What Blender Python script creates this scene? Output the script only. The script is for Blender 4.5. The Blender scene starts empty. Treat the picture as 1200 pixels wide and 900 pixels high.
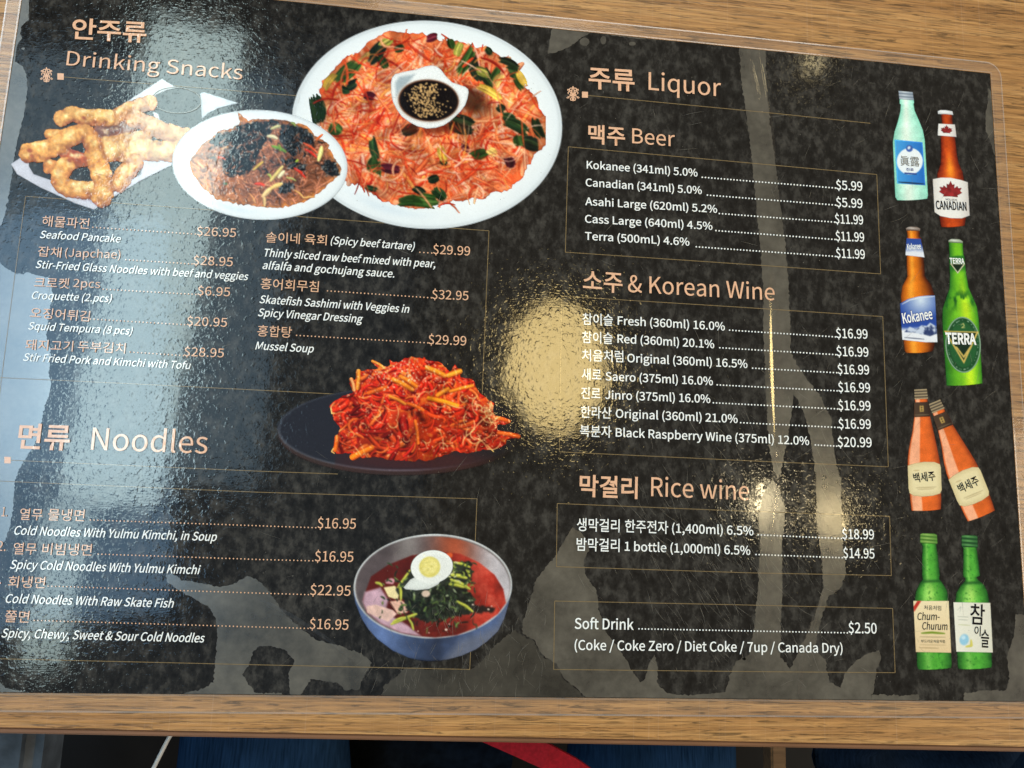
import bpy, bmesh, math, os, random
import numpy as np
from mathutils import Matrix, Vector

random.seed(7)
RNG = np.random.default_rng(7)
SC = bpy.context.scene
COL = SC.collection

# ------------------------------------------------------------------ camera
F_PX = 870.302
CAM_R = np.array([[0.9932901955572678, -0.05225256081642379, -0.10317100996854339],
                  [0.03653775659064673, 0.988204095749689, -0.14872006417044067],
                  [0.10972501881123556, 0.14395254437370417, 0.9834826308660503]])
CAM_C = np.array([-0.0351839196, -0.0636293468, 0.296534141])
cam_data = bpy.data.cameras.new('camera')
cam = bpy.data.objects.new('camera', cam_data)
COL.objects.link(cam)
cam_data.sensor_fit = 'HORIZONTAL'
cam_data.sensor_width = 36.0
cam_data.lens = 36.0 * F_PX / 1200.0
cam_data.clip_start = 0.01
cam_data.clip_end = 50.0
M = Matrix.Identity(4)
for i in range(3):
    for j in range(3):
        M[i][j] = float(CAM_R[i, j])
    M[i][3] = float(CAM_C[i])
cam.matrix_world = M
SC.camera = cam


def PL(px, py, z=0.0):
    """point of the photograph -> point of the horizontal sheet at height z (metres)"""
    px = np.asarray(px, float); py = np.asarray(py, float)
    d = np.stack([(px - 600.0) / F_PX, -(py - 450.0) / F_PX, -np.ones_like(px)], -1) @ CAM_R.T
    s = (z - CAM_C[2]) / d[..., 2]
    return CAM_C + d * s[..., None]


# ------------------------------------------------------------------ world, lamps, exposure
world = bpy.data.worlds.new('World')
SC.world = world
world.use_nodes = True
bg = world.node_tree.nodes['Background']
bg.inputs['Color'].default_value = (1.0, 0.95, 0.88, 1)
bg.inputs['Strength'].default_value = 0.07
SC.view_settings.view_transform = 'Standard'
SC.view_settings.look = 'None'
SC.view_settings.exposure = 0.0
SC.view_settings.gamma = 1.0


def area_light(name, loc, target, sx, sy, radiance, color, shape='RECTANGLE', roll=None):
    l = bpy.data.lights.new(name, 'AREA')
    l.shape = shape
    l.size = sx
    l.size_y = sy
    a = sx * sy * (math.pi / 4 if shape in ('DISK', 'ELLIPSE') else 1.0)
    l.energy = radiance * a * math.pi
    l.color = color
    o = bpy.data.objects.new(name, l)
    COL.objects.link(o)
    z = (Vector(loc) - Vector(target)).normalized()
    y = Vector(roll) if roll is not None else Vector((0, 1, 0))
    x = y.cross(z).normalized()
    y = z.cross(x)
    m = Matrix((x, y, z)).transposed().to_4x4()
    m.translation = Vector(loc)
    o.matrix_world = m
    return o


def mirror_point(px, py, h):
    """where a lamp at height h hangs whose mirror image in the film is seen at (px, py)"""
    p = PL(px, py)
    c = CAM_C * np.array([1, 1, -1])
    return c + (p - c) * (h - c[2]) / (-c[2])


def mirror_strip(name, a, b, width, h, radiance, color):
    """a lamp, window or added fill strip seen in the film from pixel a to pixel b, `width` pixels wide"""
    A = mirror_point(a[0], a[1], h); B = mirror_point(b[0], b[1], h)
    k = np.linalg.norm(A - B) / math.hypot(a[0] - b[0], a[1] - b[1])
    c = (A + B) / 2
    return area_light(name, c, (c[0], c[1], 0), width * k, float(np.linalg.norm(A - B)), radiance, color,
                      roll=tuple((A - B) / np.linalg.norm(A - B)))


def mirror_disk(name, p, dpx, h, radiance, color, ratio=1.0):
    c = mirror_point(p[0], p[1], h)
    k = (h - -CAM_C[2]) / F_PX
    return area_light(name, c, (c[0], c[1], 0), dpx * k, dpx * k * ratio, radiance, color, shape='ELLIPSE')


# daylight window to the left and the room's soft light: these fall on everything
area_light('window_daylight', (-2.4, 1.3, 1.5), (0, 0, 0), 1.9, 1.9, 5.4, (0.86, 0.95, 1.0))
area_light('room_light', (3.1, -0.5, 1.2), (0, 0, 0), 2.0, 1.6, 5.2, (1.0, 0.86, 0.68))
area_light('room_light', (0.5, 2.7, 1.4), (0, 0, 0), 2.2, 1.6, 3.1, (1.0, 0.92, 0.82))
# bright window panes and a pendant lamp mirrored in the film, with added fills and glint disks
mirror_strip('window_pane', (233, 32), (127, 590), 108, 2.4, 9.6, (0.78, 1.0, 0.97))
mirror_strip('window_pane', (82, 592), (46, 782), 50, 2.4, 7.5, (0.78, 1.0, 0.97))
mirror_strip('window_sky', (52, 250), (40, 735), 290, 2.6, 3.4, (0.36, 0.66, 1.0))
mirror_strip('window_sky', (182, 75), (120, 560), 330, 2.7, 1.7, (0.5, 0.78, 1.0))
mirror_strip('cool_fill', (200, 40), (200, 860), 560, 2.9, 0.16, (0.5, 0.75, 1.0))  # added broad dim panel, gives the left film its cool tone
mirror_strip('warm_fill', (880, -60), (880, 860), 700, 2.9, 0.15, (1.0, 0.78, 0.50))  # added broad dim panel, warms the reflection on the right half
mirror_disk('lamp_reflection_disk', (652, 430), 124, 1.5, 17.0, (1.0, 0.74, 0.30), 1.24)
mirror_disk('lamp_reflection_disk', (893, 588), 22, 1.5, 55.0, (1.0, 0.82, 0.48), 1.9)  # added disk standing in for the lamp's glint in tilted film
mirror_disk('lamp_reflection_disk', (976, 602), 24, 1.5, 34.0, (1.0, 0.78, 0.40), 2.2)  # second added disk, same lamp glinting in another tilted patch
mirror_disk('lamp_reflection_disk', (952, 70), 26, 1.5, 9.0, (1.0, 0.80, 0.42), 1.5)  # added small disk for the yellow glint near the top edge

# ------------------------------------------------------------------ helpers
def lin(c):
    c = np.asarray(c, float) / 255.0
    return np.where(c <= 0.04045, c / 12.92, ((c + 0.055) / 1.055) ** 2.4)


def link(o, parent=None):
    COL.objects.link(o)
    if parent is not None:
        o.parent = parent
    return o


def tag(o, label=None, cat=None, group=None, kind=None):
    for k, v in (('label', label), ('category', cat), ('group', group), ('kind', kind)):
        if v:
            o[k] = v
    return o


def empty(name, loc=(0, 0, 0), parent=None):
    o = bpy.data.objects.new(name, None)
    o.empty_display_size = 0.02
    o.location = loc
    return link(o, parent)


def mesh_obj(name, verts, faces, mat, parent=None, smooth=False):
    me = bpy.data.meshes.new(name)
    me.from_pydata([tuple(map(float, v)) for v in verts], [], faces)
    me.materials.append(mat)
    if smooth:
        for p in me.polygons:
            p.use_smooth = True
    me.update()
    return link(bpy.data.objects.new(name, me), parent)


# height of the printed layers above the paper (metres)
Z_PAPER, Z_POCKET, Z_LINE, Z_PLATE, Z_FOOD, Z_TOP, Z_TEXT, Z_OVER = 0.0, 5e-5, 9e-5, 1.4e-4, 2.0e-4, 2.6e-4, 3.2e-4, 3.8e-4


class MB:
    def __init__(s):
        s.v = []; s.f = []

    def poly(s, pts, z):
        n = len(s.v)
        s.v += list(PL([p[0] for p in pts], [p[1] for p in pts], z))
        s.f.append(list(range(n, n + len(pts))))

    def strip(s, pts, w, z, taper=False):
        pts = np.asarray(pts, float)
        t = np.gradient(pts, axis=0)
        t /= np.linalg.norm(t, axis=1)[:, None] + 1e-9
        nrm = np.stack([-t[:, 1], t[:, 0]], 1)
        ww = np.full(len(pts), w / 2.0)
        if taper:
            ww = ww * np.sin(np.linspace(0.12, math.pi - 0.12, len(pts)))
        a = pts + nrm * ww[:, None]; b = pts - nrm * ww[:, None]
        n = len(s.v)
        s.v += list(PL(a[:, 0], a[:, 1], z)); s.v += list(PL(b[:, 0], b[:, 1], z))
        m = len(pts)
        for i in range(m - 1):
            s.f.append([n + i, n + m + i, n + m + i + 1, n + i + 1])

    def build(s, name, mat, parent=None):
        return mesh_obj(name, s.v, s.f, mat, parent)


# ------------------------------------------------------------------ materials
def film_group():
    """bumpy surface of the laminating film, the same all over the menu (metres in, normal out)"""
    g = bpy.data.node_groups.new('film_surface', 'ShaderNodeTree')
    g.interface.new_socket('Amount', in_out='INPUT', socket_type='NodeSocketFloat')
    g.interface.new_socket('Normal', in_out='OUTPUT', socket_type='NodeSocketVector')
    N = g.nodes; L = g.links
    gi = N.new('NodeGroupInput'); go = N.new('NodeGroupOutput')
    geo = N.new('ShaderNodeNewGeometry')

    def noise(scale, detail, rough=0.5, mapping=None):
        t = N.new('ShaderNodeTexNoise')
        t.inputs['Scale'].default_value = scale
        t.inputs['Detail'].default_value = detail
        t.inputs['Roughness'].default_value = rough
        if mapping:
            mp = N.new('ShaderNodeMapping')
            mp.inputs['Rotation'].default_value = (0, 0, mapping[2])
            mp.inputs['Scale'].default_value = (mapping[0], mapping[1], 1)
            L.new(geo.outputs['Position'], mp.inputs['Vector'])
            L.new(mp.outputs['Vector'], t.inputs['Vector'])
        else:
            L.new(geo.outputs['Position'], t.inputs['Vector'])
        return t.outputs['Fac']

    def mul(a, k):
        m = N.new('ShaderNodeMath'); m.operation = 'MULTIPLY'
        L.new(a, m.inputs[0])
        if isinstance(k, float):
            m.inputs[1].default_value = k
        else:
            L.new(k, m.inputs[1])
        return m.outputs[0]

    def add(a, b):
        m = N.new('ShaderNodeMath'); m.operation = 'ADD'
        L.new(a, m.inputs[0]); L.new(b, m.inputs[1])
        return m.outputs[0]
    def plateau(f, lo, hi):
        m = N.new('ShaderNodeMapRange'); m.interpolation_type = 'SMOOTHSTEP'
        m.inputs['From Min'].default_value = lo; m.inputs['From Max'].default_value = hi
        L.new(f, m.inputs['Value'])
        return m.outputs['Result']
    h = mul(noise(24, 2), 0.00016)
    h = add(h, mul(noise(130, 2, 0.5), 0.000020))
    h = add(h, mul(plateau(noise(520, 1.8, 0.6), 0.52, 0.72), 0.0000135))
    h = add(h, mul(plateau(noise(1100, 1, 0.6), 0.53, 0.72), 0.000005))
    for rot, k in ((0.9, 1), (-0.75, 1), (1.35, 1)):
        h = add(h, mul(noise(1.0, 1, 0.5, (110, 2600, rot)), 0.0000022))
    h = mul(h, gi.outputs['Amount'])
    b = N.new('ShaderNodeBump')
    b.inputs['Strength'].default_value = 1.0
    b.inputs['Distance'].default_value = 1.0
    L.new(h, b.inputs['Height'])
    L.new(b.outputs['Normal'], go.inputs['Normal'])
    return g


FILM = film_group()


def coat(nt, bsdf, amount=1.0, rough=0.05, weight=1.0):
    n = nt.nodes.new('ShaderNodeGroup'); n.node_tree = FILM
    n.inputs['Amount'].default_value = amount
    nt.links.new(n.outputs['Normal'], bsdf.inputs['Coat Normal'])
    bsdf.inputs['Coat Weight'].default_value = weight
    bsdf.inputs['Coat Roughness'].default_value = rough
    bsdf.inputs['Coat IOR'].default_value = 1.5


def new_mat(name):
    m = bpy.data.materials.new(name); m.use_nodes = True
    nt = m.node_tree
    b = nt.nodes['Principled BSDF']
    b.inputs['Specular IOR Level'].default_value = 0.0
    b.inputs['Roughness'].default_value = 0.7
    return m, nt, b


def ink(name, srgb, var=0.06):
    """printed ink under the film, with a little print mottle"""
    m, nt, b = new_mat(name)
    c = lin(srgb)
    geo = nt.nodes.new('ShaderNodeNewGeometry')
    t = nt.nodes.new('ShaderNodeTexNoise'); t.inputs['Scale'].default_value = 700; t.inputs['Detail'].default_value = 2
    nt.links.new(geo.outputs['Position'], t.inputs['Vector'])
    r = nt.nodes.new('ShaderNodeValToRGB')
    r.color_ramp.elements[0].position = 0.3; r.color_ramp.elements[1].position = 0.7
    r.color_ramp.elements[0].color = tuple(np.clip(c * (1 - var), 0, 1)) + (1,)
    r.color_ramp.elements[1].color = tuple(np.clip(c * (1 + var), 0, 1)) + (1,)
    nt.links.new(t.outputs['Fac'], r.inputs['Fac'])
    nt.links.new(r.outputs['Color'], b.inputs['Base Color'])
    coat(nt, b)
    return m


def print_mat():
    """printed picture: colour of the ink is stored on the mesh"""
    m, nt, b = new_mat('printed_picture')
    a = nt.nodes.new('ShaderNodeAttribute'); a.attribute_name = 'ink'
    nt.links.new(a.outputs['Color'], b.inputs['Base Color'])
    nt.links.new(a.outputs['Alpha'], b.inputs['Alpha'])
    coat(nt, b)
    return m


def paper_mat():
    m, nt, b = new_mat('charcoal_print')
    N = nt.nodes; L = nt.links
    geo = N.new('ShaderNodeNewGeometry')

    def nz(scale, detail, rough, mapping=None):
        t = N.new('ShaderNodeTexNoise'); t.inputs['Scale'].default_value = scale
        t.inputs['Detail'].default_value = detail; t.inputs['Roughness'].default_value = rough
        if mapping:
            mp = N.new('ShaderNodeMapping'); mp.inputs['Scale'].default_value = mapping
            mp.inputs['Rotation'].default_value = (0, 0, 0.15)
            L.new(geo.outputs['Position'], mp.inputs['Vector']); L.new(mp.outputs['Vector'], t.inputs['Vector'])
        else:
            L.new(geo.outputs['Position'], t.inputs['Vector'])
        return t.outputs['Fac']

    def math2(op, a, bb):
        x = N.new('ShaderNodeMath'); x.operation = op
        for i, q in enumerate((a, bb)):
            if isinstance(q, float):
                x.inputs[i].default_value = q
            else:
                L.new(q, x.inputs[i])
        return x.outputs[0]
    f = math2('MULTIPLY', nz(190, 5, 0.72, (1.25, 0.8, 1)), 0.80)
    f = math2('ADD', f, math2('MULTIPLY', nz(30, 3, 0.55), 0.20))
    r = N.new('ShaderNodeValToRGB')
    cr = r.color_ramp
    cr.elements[0].position = 0.38; cr.elements[0].color = (0.0065, 0.0060, 0.0057, 1)
    cr.elements[1].position = 0.72; cr.elements[1].color = (0.078, 0.071, 0.062, 1)
    e = cr.elements.new(0.50); e.color = (0.0165, 0.0153, 0.0140, 1)
    L.new(f, r.inputs['Fac'])
    L.new(r.outputs['Color'], b.inputs['Base Color'])
    coat(nt, b)
    return m


def pocket_mat(k=1.0):
    """film lifted off the paper: smoother, with two more shiny faces and a greyish veil"""
    m, nt, b = new_mat('lifted_film')
    N = nt.nodes; L = nt.links
    geo = N.new('ShaderNodeNewGeometry')
    t = N.new('ShaderNodeTexNoise'); t.inputs['Scale'].default_value = 240; t.inputs['Detail'].default_value = 5
    t.inputs['Roughness'].default_value = 0.65
    L.new(geo.outputs['Position'], t.inputs['Vector'])
    r = N.new('ShaderNodeValToRGB')
    t2 = N.new('ShaderNodeTexNoise'); t2.inputs['Scale'].default_value = 48; t2.inputs['Detail'].default_value = 3
    L.new(geo.outputs['Position'], t2.inputs['Vector'])
    mx = N.new('ShaderNodeMix'); mx.inputs['Factor'].default_value = 0.6
    L.new(t.outputs['Fac'], mx.inputs['A']); L.new(t2.outputs['Fac'], mx.inputs['B'])
    r.color_ramp.elements[0].position = 0.36; r.color_ramp.elements[0].color = (0.040 * k, 0.0365 * k, 0.030 * k, 1)
    r.color_ramp.elements[1].position = 0.66; r.color_ramp.elements[1].color = (0.122 * k, 0.109 * k, 0.087 * k, 1)
    L.new(mx.outputs['Result'], r.inputs['Fac'])
    L.new(r.outputs['Color'], b.inputs['Base Color'])
    b.inputs['Specular IOR Level'].default_value = 0.8 * k
    b.inputs['Roughness'].default_value = 0.22
    coat(nt, b, 0.25, 0.12)
    return m


def clear_film_mat(name, veil, gloss, amount=0.6, rough=0.06):
    m = bpy.data.materials.new(name); m.use_nodes = True
    nt = m.node_tree; N = nt.nodes; L = nt.links
    for n in list(N):
        N.remove(n)
    out = N.new('ShaderNodeOutputMaterial')
    tr = N.new('ShaderNodeBsdfTransparent')
    di = N.new('ShaderNodeBsdfDiffuse'); di.inputs['Color'].default_value = (0.75, 0.72, 0.7, 1)
    gl = N.new('ShaderNodeBsdfGlossy'); gl.inputs['Roughness'].default_value = rough
    g = N.new('ShaderNodeGroup'); g.node_tree = FILM; g.inputs['Amount'].default_value = amount
    L.new(g.outputs['Normal'], gl.inputs['Normal'])
    m1 = N.new('ShaderNodeMixShader'); m1.inputs[0].default_value = veil
    L.new(tr.outputs[0], m1.inputs[1]); L.new(di.outputs[0], m1.inputs[2])
    m2 = N.new('ShaderNodeMixShader'); m2.inputs[0].default_value = gloss
    L.new(m1.outputs[0], m2.inputs[1]); L.new(gl.outputs[0], m2.inputs[2])
    L.new(m2.outputs[0], out.inputs['Surface'])
    return m


def wood_mat():
    m, nt, b = new_mat('oak_laminate')
    N = nt.nodes; L = nt.links
    geo = N.new('ShaderNodeNewGeometry')

    def nz(scale3, detail, rough, dist=0.0, rot=-0.01):
        t = N.new('ShaderNodeTexNoise'); t.inputs['Scale'].default_value = 1.0
        t.inputs['Detail'].default_value = detail; t.inputs['Roughness'].default_value = rough
        t.inputs['Distortion'].default_value = dist
        mp = N.new('ShaderNodeMapping'); mp.inputs['Scale'].default_value = scale3
        mp.inputs['Rotation'].default_value = (0, 0, rot)
        L.new(geo.outputs['Position'], mp.inputs['Vector']); L.new(mp.outputs['Vector'], t.inputs['Vector'])
        return t.outputs['Fac']

    def ramp(f, stops):
        r = N.new('ShaderNodeValToRGB'); cr = r.color_ramp
        while len(cr.elements) < len(stops):
            cr.elements.new(0.5)
        for e, (p, c) in zip(cr.elements, stops):
            e.position = p; e.color = (c, c, c, 1) if isinstance(c, float) else tuple(c) + (1,)
        L.new(f, r.inputs['Fac'])
        return r.outputs['Color']

    def mix(mode, a, bb, fac=1.0):
        x = N.new('ShaderNodeMix'); x.data_type = 'RGBA'; x.blend_type = mode
        x.inputs['Factor'].default_value = fac
        L.new(a, x.inputs['A']); L.new(bb, x.inputs['B'])
        return x.outputs['Result']
    base = ramp(nz((5, 250, 1), 5, 0.68, 0.5), [(0.28, tuple(lin((150, 103, 57)))), (0.5, tuple(lin((184, 134, 80)))), (0.74, tuple(lin((208, 161, 104))))])
    fine = ramp(nz((40, 1000, 1), 4, 0.68), [(0.32, 0.34), (0.58, 1.0)])
    dash = ramp(nz((60, 820, 1), 5, 0.62, 1.2, 0.03), [(0.37, 0.28), (0.48, 1.0)])
    c = mix('MULTIPLY', base, fine, 0.75)
    c = mix('MULTIPLY', c, dash, 0.85)
    # sheen of the laminate's fine embossed cross lines, painted in as pale colour
    cross = ramp(nz((1500, 9, 1), 2, 0.5), [(0.62, 0.0), (0.76, 0.06)])
    c = mix('ADD', c, cross, 0.8)
    cross2 = ramp(nz((9, 1700, 1), 2, 0.5), [(0.62, 0.0), (0.76, 0.06)])
    c = mix('ADD', c, cross2, 0.8)
    L.new(c, b.inputs['Base Color'])
    b.inputs['Specular IOR Level'].default_value = 0.35
    b.inputs['Roughness'].default_value = 0.42
    bp = N.new('ShaderNodeBump'); bp.inputs['Distance'].default_value = 0.0002; bp.inputs['Strength'].default_value = 0.6
    L.new(fine, bp.inputs['Height']); L.new(bp.outputs['Normal'], b.inputs['Normal'])
    return m


def plain_mat(name, srgb, rough=0.7, spec=0.3, nscale=60, var=0.25, stretch=(1, 1, 1), bump=0.0):
    m, nt, b = new_mat(name)
    N = nt.nodes; L = nt.links
    c = lin(srgb)
    geo = N.new('ShaderNodeNewGeometry')
    mp = N.new('ShaderNodeMapping'); mp.inputs['Scale'].default_value = stretch
    L.new(geo.outputs['Position'], mp.inputs['Vector'])
    t = N.new('ShaderNodeTexNoise'); t.inputs['Scale'].default_value = nscale; t.inputs['Detail'].default_value = 4
    L.new(mp.outputs['Vector'], t.inputs['Vector'])
    r = N.new('ShaderNodeValToRGB')
    r.color_ramp.elements[0].position = 0.3; r.color_ramp.elements[1].position = 0.7
    r.color_ramp.elements[0].color = tuple(np.clip(c * (1 - var), 0, 1)) + (1,)
    r.color_ramp.elements[1].color = tuple(np.clip(c * (1 + var), 0, 1)) + (1,)
    L.new(t.outputs['Fac'], r.inputs['Fac']); L.new(r.outputs['Color'], b.inputs['Base Color'])
    b.inputs['Roughness'].default_value = rough
    b.inputs['Specular IOR Level'].default_value = spec
    if bump:
        bp = N.new('ShaderNodeBump'); bp.inputs['Distance'].default_value = bump
        L.new(t.outputs['Fac'], bp.inputs['Height']); L.new(bp.outputs['Normal'], b.inputs['Normal'])
    return m


M_PRINT = print_mat()
M_PAPER = paper_mat()
M_POCKET = pocket_mat()
M_FAINT = pocket_mat(0.5)
M_WOOD = wood_mat()
M_WHITE = ink('white_ink', (243, 243, 240), 0.03)
M_PEACH = ink('peach_ink', (230, 180, 146))
M_GOLD = ink('gold_line_ink', (128, 108, 76), 0.15)
M_BLACK = ink('black_ink', (26, 22, 24))
M_NAVY = ink('navy_ink', (28, 44, 120))
M_RED = ink('red_ink', (150, 30, 34))
M_GREY = ink('grey_ink', (120, 116, 108))
M_GOLDLOGO = ink('gold_logo_ink', (212, 176, 92))
# ------------------------------------------------------------------ the table
paper_x0, paper_x1, paper_y0, paper_y1 = -0.2103, 0.2155, -0.1397, 0.1400
TABLE_Z = -0.0009
e0 = PL(0, 857.5, TABLE_Z); e1 = PL(1200, 879.5, TABLE_Z)
ang = math.atan2(e1[1] - e0[1], e1[0] - e0[0])
def table_part(name, x0, x1, y0, y1, z0, z1, bevel, mat, parent):
    bm = bmesh.new()
    bmesh.ops.create_cube(bm, size=1.0)
    for v in bm.verts:
        v.co = Vector(((x0 + x1) / 2 + v.co.x * (x1 - x0), (y0 + y1) / 2 + v.co.y * (y1 - y0), (z0 + z1) / 2 + v.co.z * (z1 - z0)))
    if bevel:
        bmesh.ops.bevel(bm, geom=list(bm.edges), offset=bevel, segments=3, affect='EDGES')
    me = bpy.data.meshes.new(name); bm.to_mesh(me); bm.free()
    me.materials.append(mat)
    return link(bpy.data.objects.new(name, me), parent)
table = empty('table', (float(e0[0]), float(e0[1]), -0.74))
table.rotation_euler = (0, 0, ang)
tag(table, 'brown oak grain table top under the laminated menu', 'table')
zt = TABLE_Z + 0.74
M_EDGE = plain_mat('table_edge_band', (122, 84, 58), 0.45, 0.4, 40, 0.15, (1, 8, 8))
M_STEEL = plain_mat('black_table_leg_paint', (12, 12, 13), 0.5, 0.4, 30, 0.2)
table_part('table_top', -0.45, 0.95, 0.0015, 0.75, zt - 0.03, zt, 0.0, M_WOOD, table)
table_part('edge_band', -0.45, 0.95, -0.0008, 0.0014, zt - 0.03, zt - 0.0005, 0.0006, M_EDGE, table)
table_part('table_column', 0.21, 0.29, 0.35, 0.43, 0.02, zt - 0.031, 0.004, M_STEEL, table)
table_part('table_foot', -0.05, 0.55, 0.12, 0.66, 0.0, 0.019, 0.004, M_STEEL, table)

# ------------------------------------------------------------------ below the table
M_FLOOR = plain_mat('dark_floor', (10, 10, 11), 0.5, 0.3, 20, 0.4)
floor = mesh_obj('floor', [(-3, -3, -0.74), (3, -3, -0.74), (3, 3, -0.74), (-3, 3, -0.74)], [[0, 1, 2, 3]], M_FLOOR)
tag(floor, 'dark floor far below the table edge', 'floor', kind='structure')


def denim(name, srgb):
    m, nt, b = new_mat(name)
    N = nt.nodes; L = nt.links
    geo = N.new('ShaderNodeNewGeometry')
    w = N.new('ShaderNodeTexNoise'); w.inputs['Scale'].default_value = 1; w.inputs['Detail'].default_value = 3
    mp = N.new('ShaderNodeMapping'); mp.inputs['Scale'].default_value = (900, 60, 300)
    L.new(geo.outputs['Position'], mp.inputs['Vector']); L.new(mp.outputs['Vector'], w.inputs['Vector'])
    t = N.new('ShaderNodeTexNoise'); t.inputs['Scale'].default_value = 22; t.inputs['Detail'].default_value = 4
    L.new(geo.outputs['Position'], t.inputs['Vector'])
    mm = N.new('ShaderNodeMath'); mm.operation = 'ADD'
    L.new(w.outputs['Fac'], mm.inputs[0]); L.new(t.outputs['Fac'], mm.inputs[1])
    r = N.new('ShaderNodeValToRGB'); c = lin(srgb)
    mr = N.new('ShaderNodeMath'); mr.operation = 'MULTIPLY'; mr.inputs[1].default_value = 0.5
    L.new(mm.outputs[0], mr.inputs[0])
    r.color_ramp.elements[0].position = 0.36; r.color_ramp.elements[0].color = tuple(c * 0.6) + (1,)
    r.color_ramp.elements[1].position = 0.66; r.color_ramp.elements[1].color = tuple(c * 1.6) + (1,)
    L.new(mr.outputs[0], r.inputs['Fac']); L.new(r.outputs['Color'], b.inputs['Base Color'])
    b.inputs['Roughness'].default_value = 0.9
    bp = N.new('ShaderNodeBump'); bp.inputs['Distance'].default_value = 0.0006
    L.new(mr.outputs[0], bp.inputs['Height']); L.new(bp.outputs['Normal'], b.inputs['Normal'])
    return m


def skin(name, verts, edges, radii, mat, parent=None, sub=2):
    me = bpy.data.meshes.new(name)
    me.from_pydata(verts, edges, [])
    o = bpy.data.objects.new(name, me); COL.objects.link(o)
    md = o.modifiers.new('skin', 'SKIN')
    if not me.skin_vertices:
        bm = bmesh.new(); bm.from_mesh(me); bm.verts.layers.skin.verify(); bm.to_mesh(me); bm.free()
    for i, r in enumerate(radii):
        sv = me.skin_vertices[0].data[i]
        sv.radius = r if isinstance(r, tuple) else (r, r)
        sv.use_root = i == 0
    ss = o.modifiers.new('sub', 'SUBSURF'); ss.levels = sub; ss.render_levels = sub
    dg = bpy.context.evaluated_depsgraph_get()
    m2 = bpy.data.meshes.new_from_object(o.evaluated_get(dg))
    bpy.data.objects.remove(o)
    m2.name = name
    m2.materials.clear(); m2.materials.append(mat)
    for p in m2.polygons:
        p.use_smooth = True
    return link(bpy.data.objects.new(name, m2), parent)


def under(px, py, z):
    return PL(px, py, z)
# one seated person at the table edge: lap and thighs in jeans, shins and feet below the table
kl = under(292, 888, -0.19); kr = under(792, 888, -0.19)
def leg_chain(c, s):
    x, y = c[0], c[1]
    return [(x + 0.02 * s * -1, y - 0.24, -0.22), (x, y - 0.02, -0.245), (x + 0.01 * s, y + 0.17, -0.25),
            (x + 0.015 * s, y + 0.21, -0.45), (x + 0.015 * s, y + 0.18, -0.69), (x + 0.03 * s, y + 0.29, -0.71)]
hip = ((kl[0] + kr[0]) / 2, kl[1] - 0.34, -0.2)
L_ = leg_chain(kl, -1); R_ = leg_chain(kr, 1)
V = [hip] + L_ + R_
Ed = [(0, 1), (1, 2), (2, 3), (3, 4), (4, 5), (5, 6), (0, 7), (7, 8), (8, 9), (9, 10), (10, 11), (11, 12)]
Rr = [0.11, 0.085, 0.058, 0.052, 0.047, 0.036, 0.034, 0.085, 0.062, 0.054, 0.047, 0.036, 0.034]
M_DENIM = denim('blue_denim', (28, 50, 78))
person = skin('person', V, Ed, Rr, M_DENIM)
tag(person, 'seated person in blue jeans, thighs just below the table edge', 'person')

# dark cloth lying between the thighs
def cloth(name, poly, z, mat, label, cat, thick=0.012, amp=0.012, n=26):
    """a soft sheet with folds, cut to an outline, with real thickness"""
    xs = [p[0] for p in poly]; ys = [p[1] for p in poly]
    gx = np.linspace(min(xs), max(xs), n); gy = np.linspace(min(ys), max(ys), n)
    vs = []; fs = []
    for side in (0, 1):
        for j, y in enumerate(gy):
            for i, x in enumerate(gx):
                e = min(i, n - 1 - i, j, n - 1 - j) / (n / 2)
                hgt = amp * math.sin(x * 0.045 + 0.6 * math.sin(y * 0.05)) + 0.5 * amp * math.sin(y * 0.11 + x * 0.02)
                p = PL(x, y, z)
                vs.append((p[0], p[1], z + hgt + (0 if side else -thick * (0.2 + min(1, 3 * e)))))
    for side in (0, 1):
        o = side * n * n
        for j in range(n - 1):
            for i in range(n - 1):
                q = [o + j * n + i, o + j * n + i + 1, o + (j + 1) * n + i + 1, o + (j + 1) * n + i]
                fs.append(q if side == 0 else q[::-1])
    ring = [i for i in range(n)] + [j * n + n - 1 for j in range(1, n)] + [(n - 1) * n + i for i in range(n - 2, -1, -1)] + [j * n for j in range(n - 2, 0, -1)]
    for a, bq in zip(ring, ring[1:] + ring[:1]):
        fs.append([a, bq, n * n + bq, n * n + a])
    o = mesh_obj(name, vs, fs, mat, None, True)
    return tag(o, label, cat)
M_DARKCLOTH = plain_mat('black_cloth', (20, 26, 36), 0.9, 0.1, 150, 0.4, (1, 1, 1), 0.001)
cloth('jacket', [(372, 800), (598, 1010)], -0.30, M_DARKCLOTH, 'dark navy jacket lying between the two jeans legs', 'jacket')
M_DENIM2 = denim('dark_denim', (24, 36, 54))
cloth('denim_jacket', [(962, 810), (1330, 1040)], -0.30, M_DENIM2, 'dark blue denim jacket lying under the table edge at right', 'jacket', amp=0.016)

# red strap
M_REDSTRAP = plain_mat('red_webbing', (165, 20, 36), 0.7, 0.2, 500, 0.25)
def band(name, pts, w, t, mat, label, cat):
    vs = []; fs = []
    pts = [np.array(p) for p in pts]
    for i, p in enumerate(pts):
        d = pts[min(i + 1, len(pts) - 1)] - pts[max(i - 1, 0)]
        d[2] = 0; d /= np.linalg.norm(d)
        nn = np.array([-d[1], d[0], 0])
        for a, bz in ((-1, 0), (1, 0), (1, 1), (-1, 1)):
            vs.append(p + nn * w / 2 * a + np.array([0, 0, t * bz]))
    for i in range(len(pts) - 1):
        for k in range(4):
            fs.append([4 * i + k, 4 * i + (k + 1) % 4, 4 * i + 4 + (k + 1) % 4, 4 * i + 4 + k])
    fs.append([0, 1, 2, 3][::-1]); q = 4 * (len(pts) - 1); fs.append([q, q + 1, q + 2, q + 3])
    return tag(mesh_obj(name, vs, fs, mat), label, cat)
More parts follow.
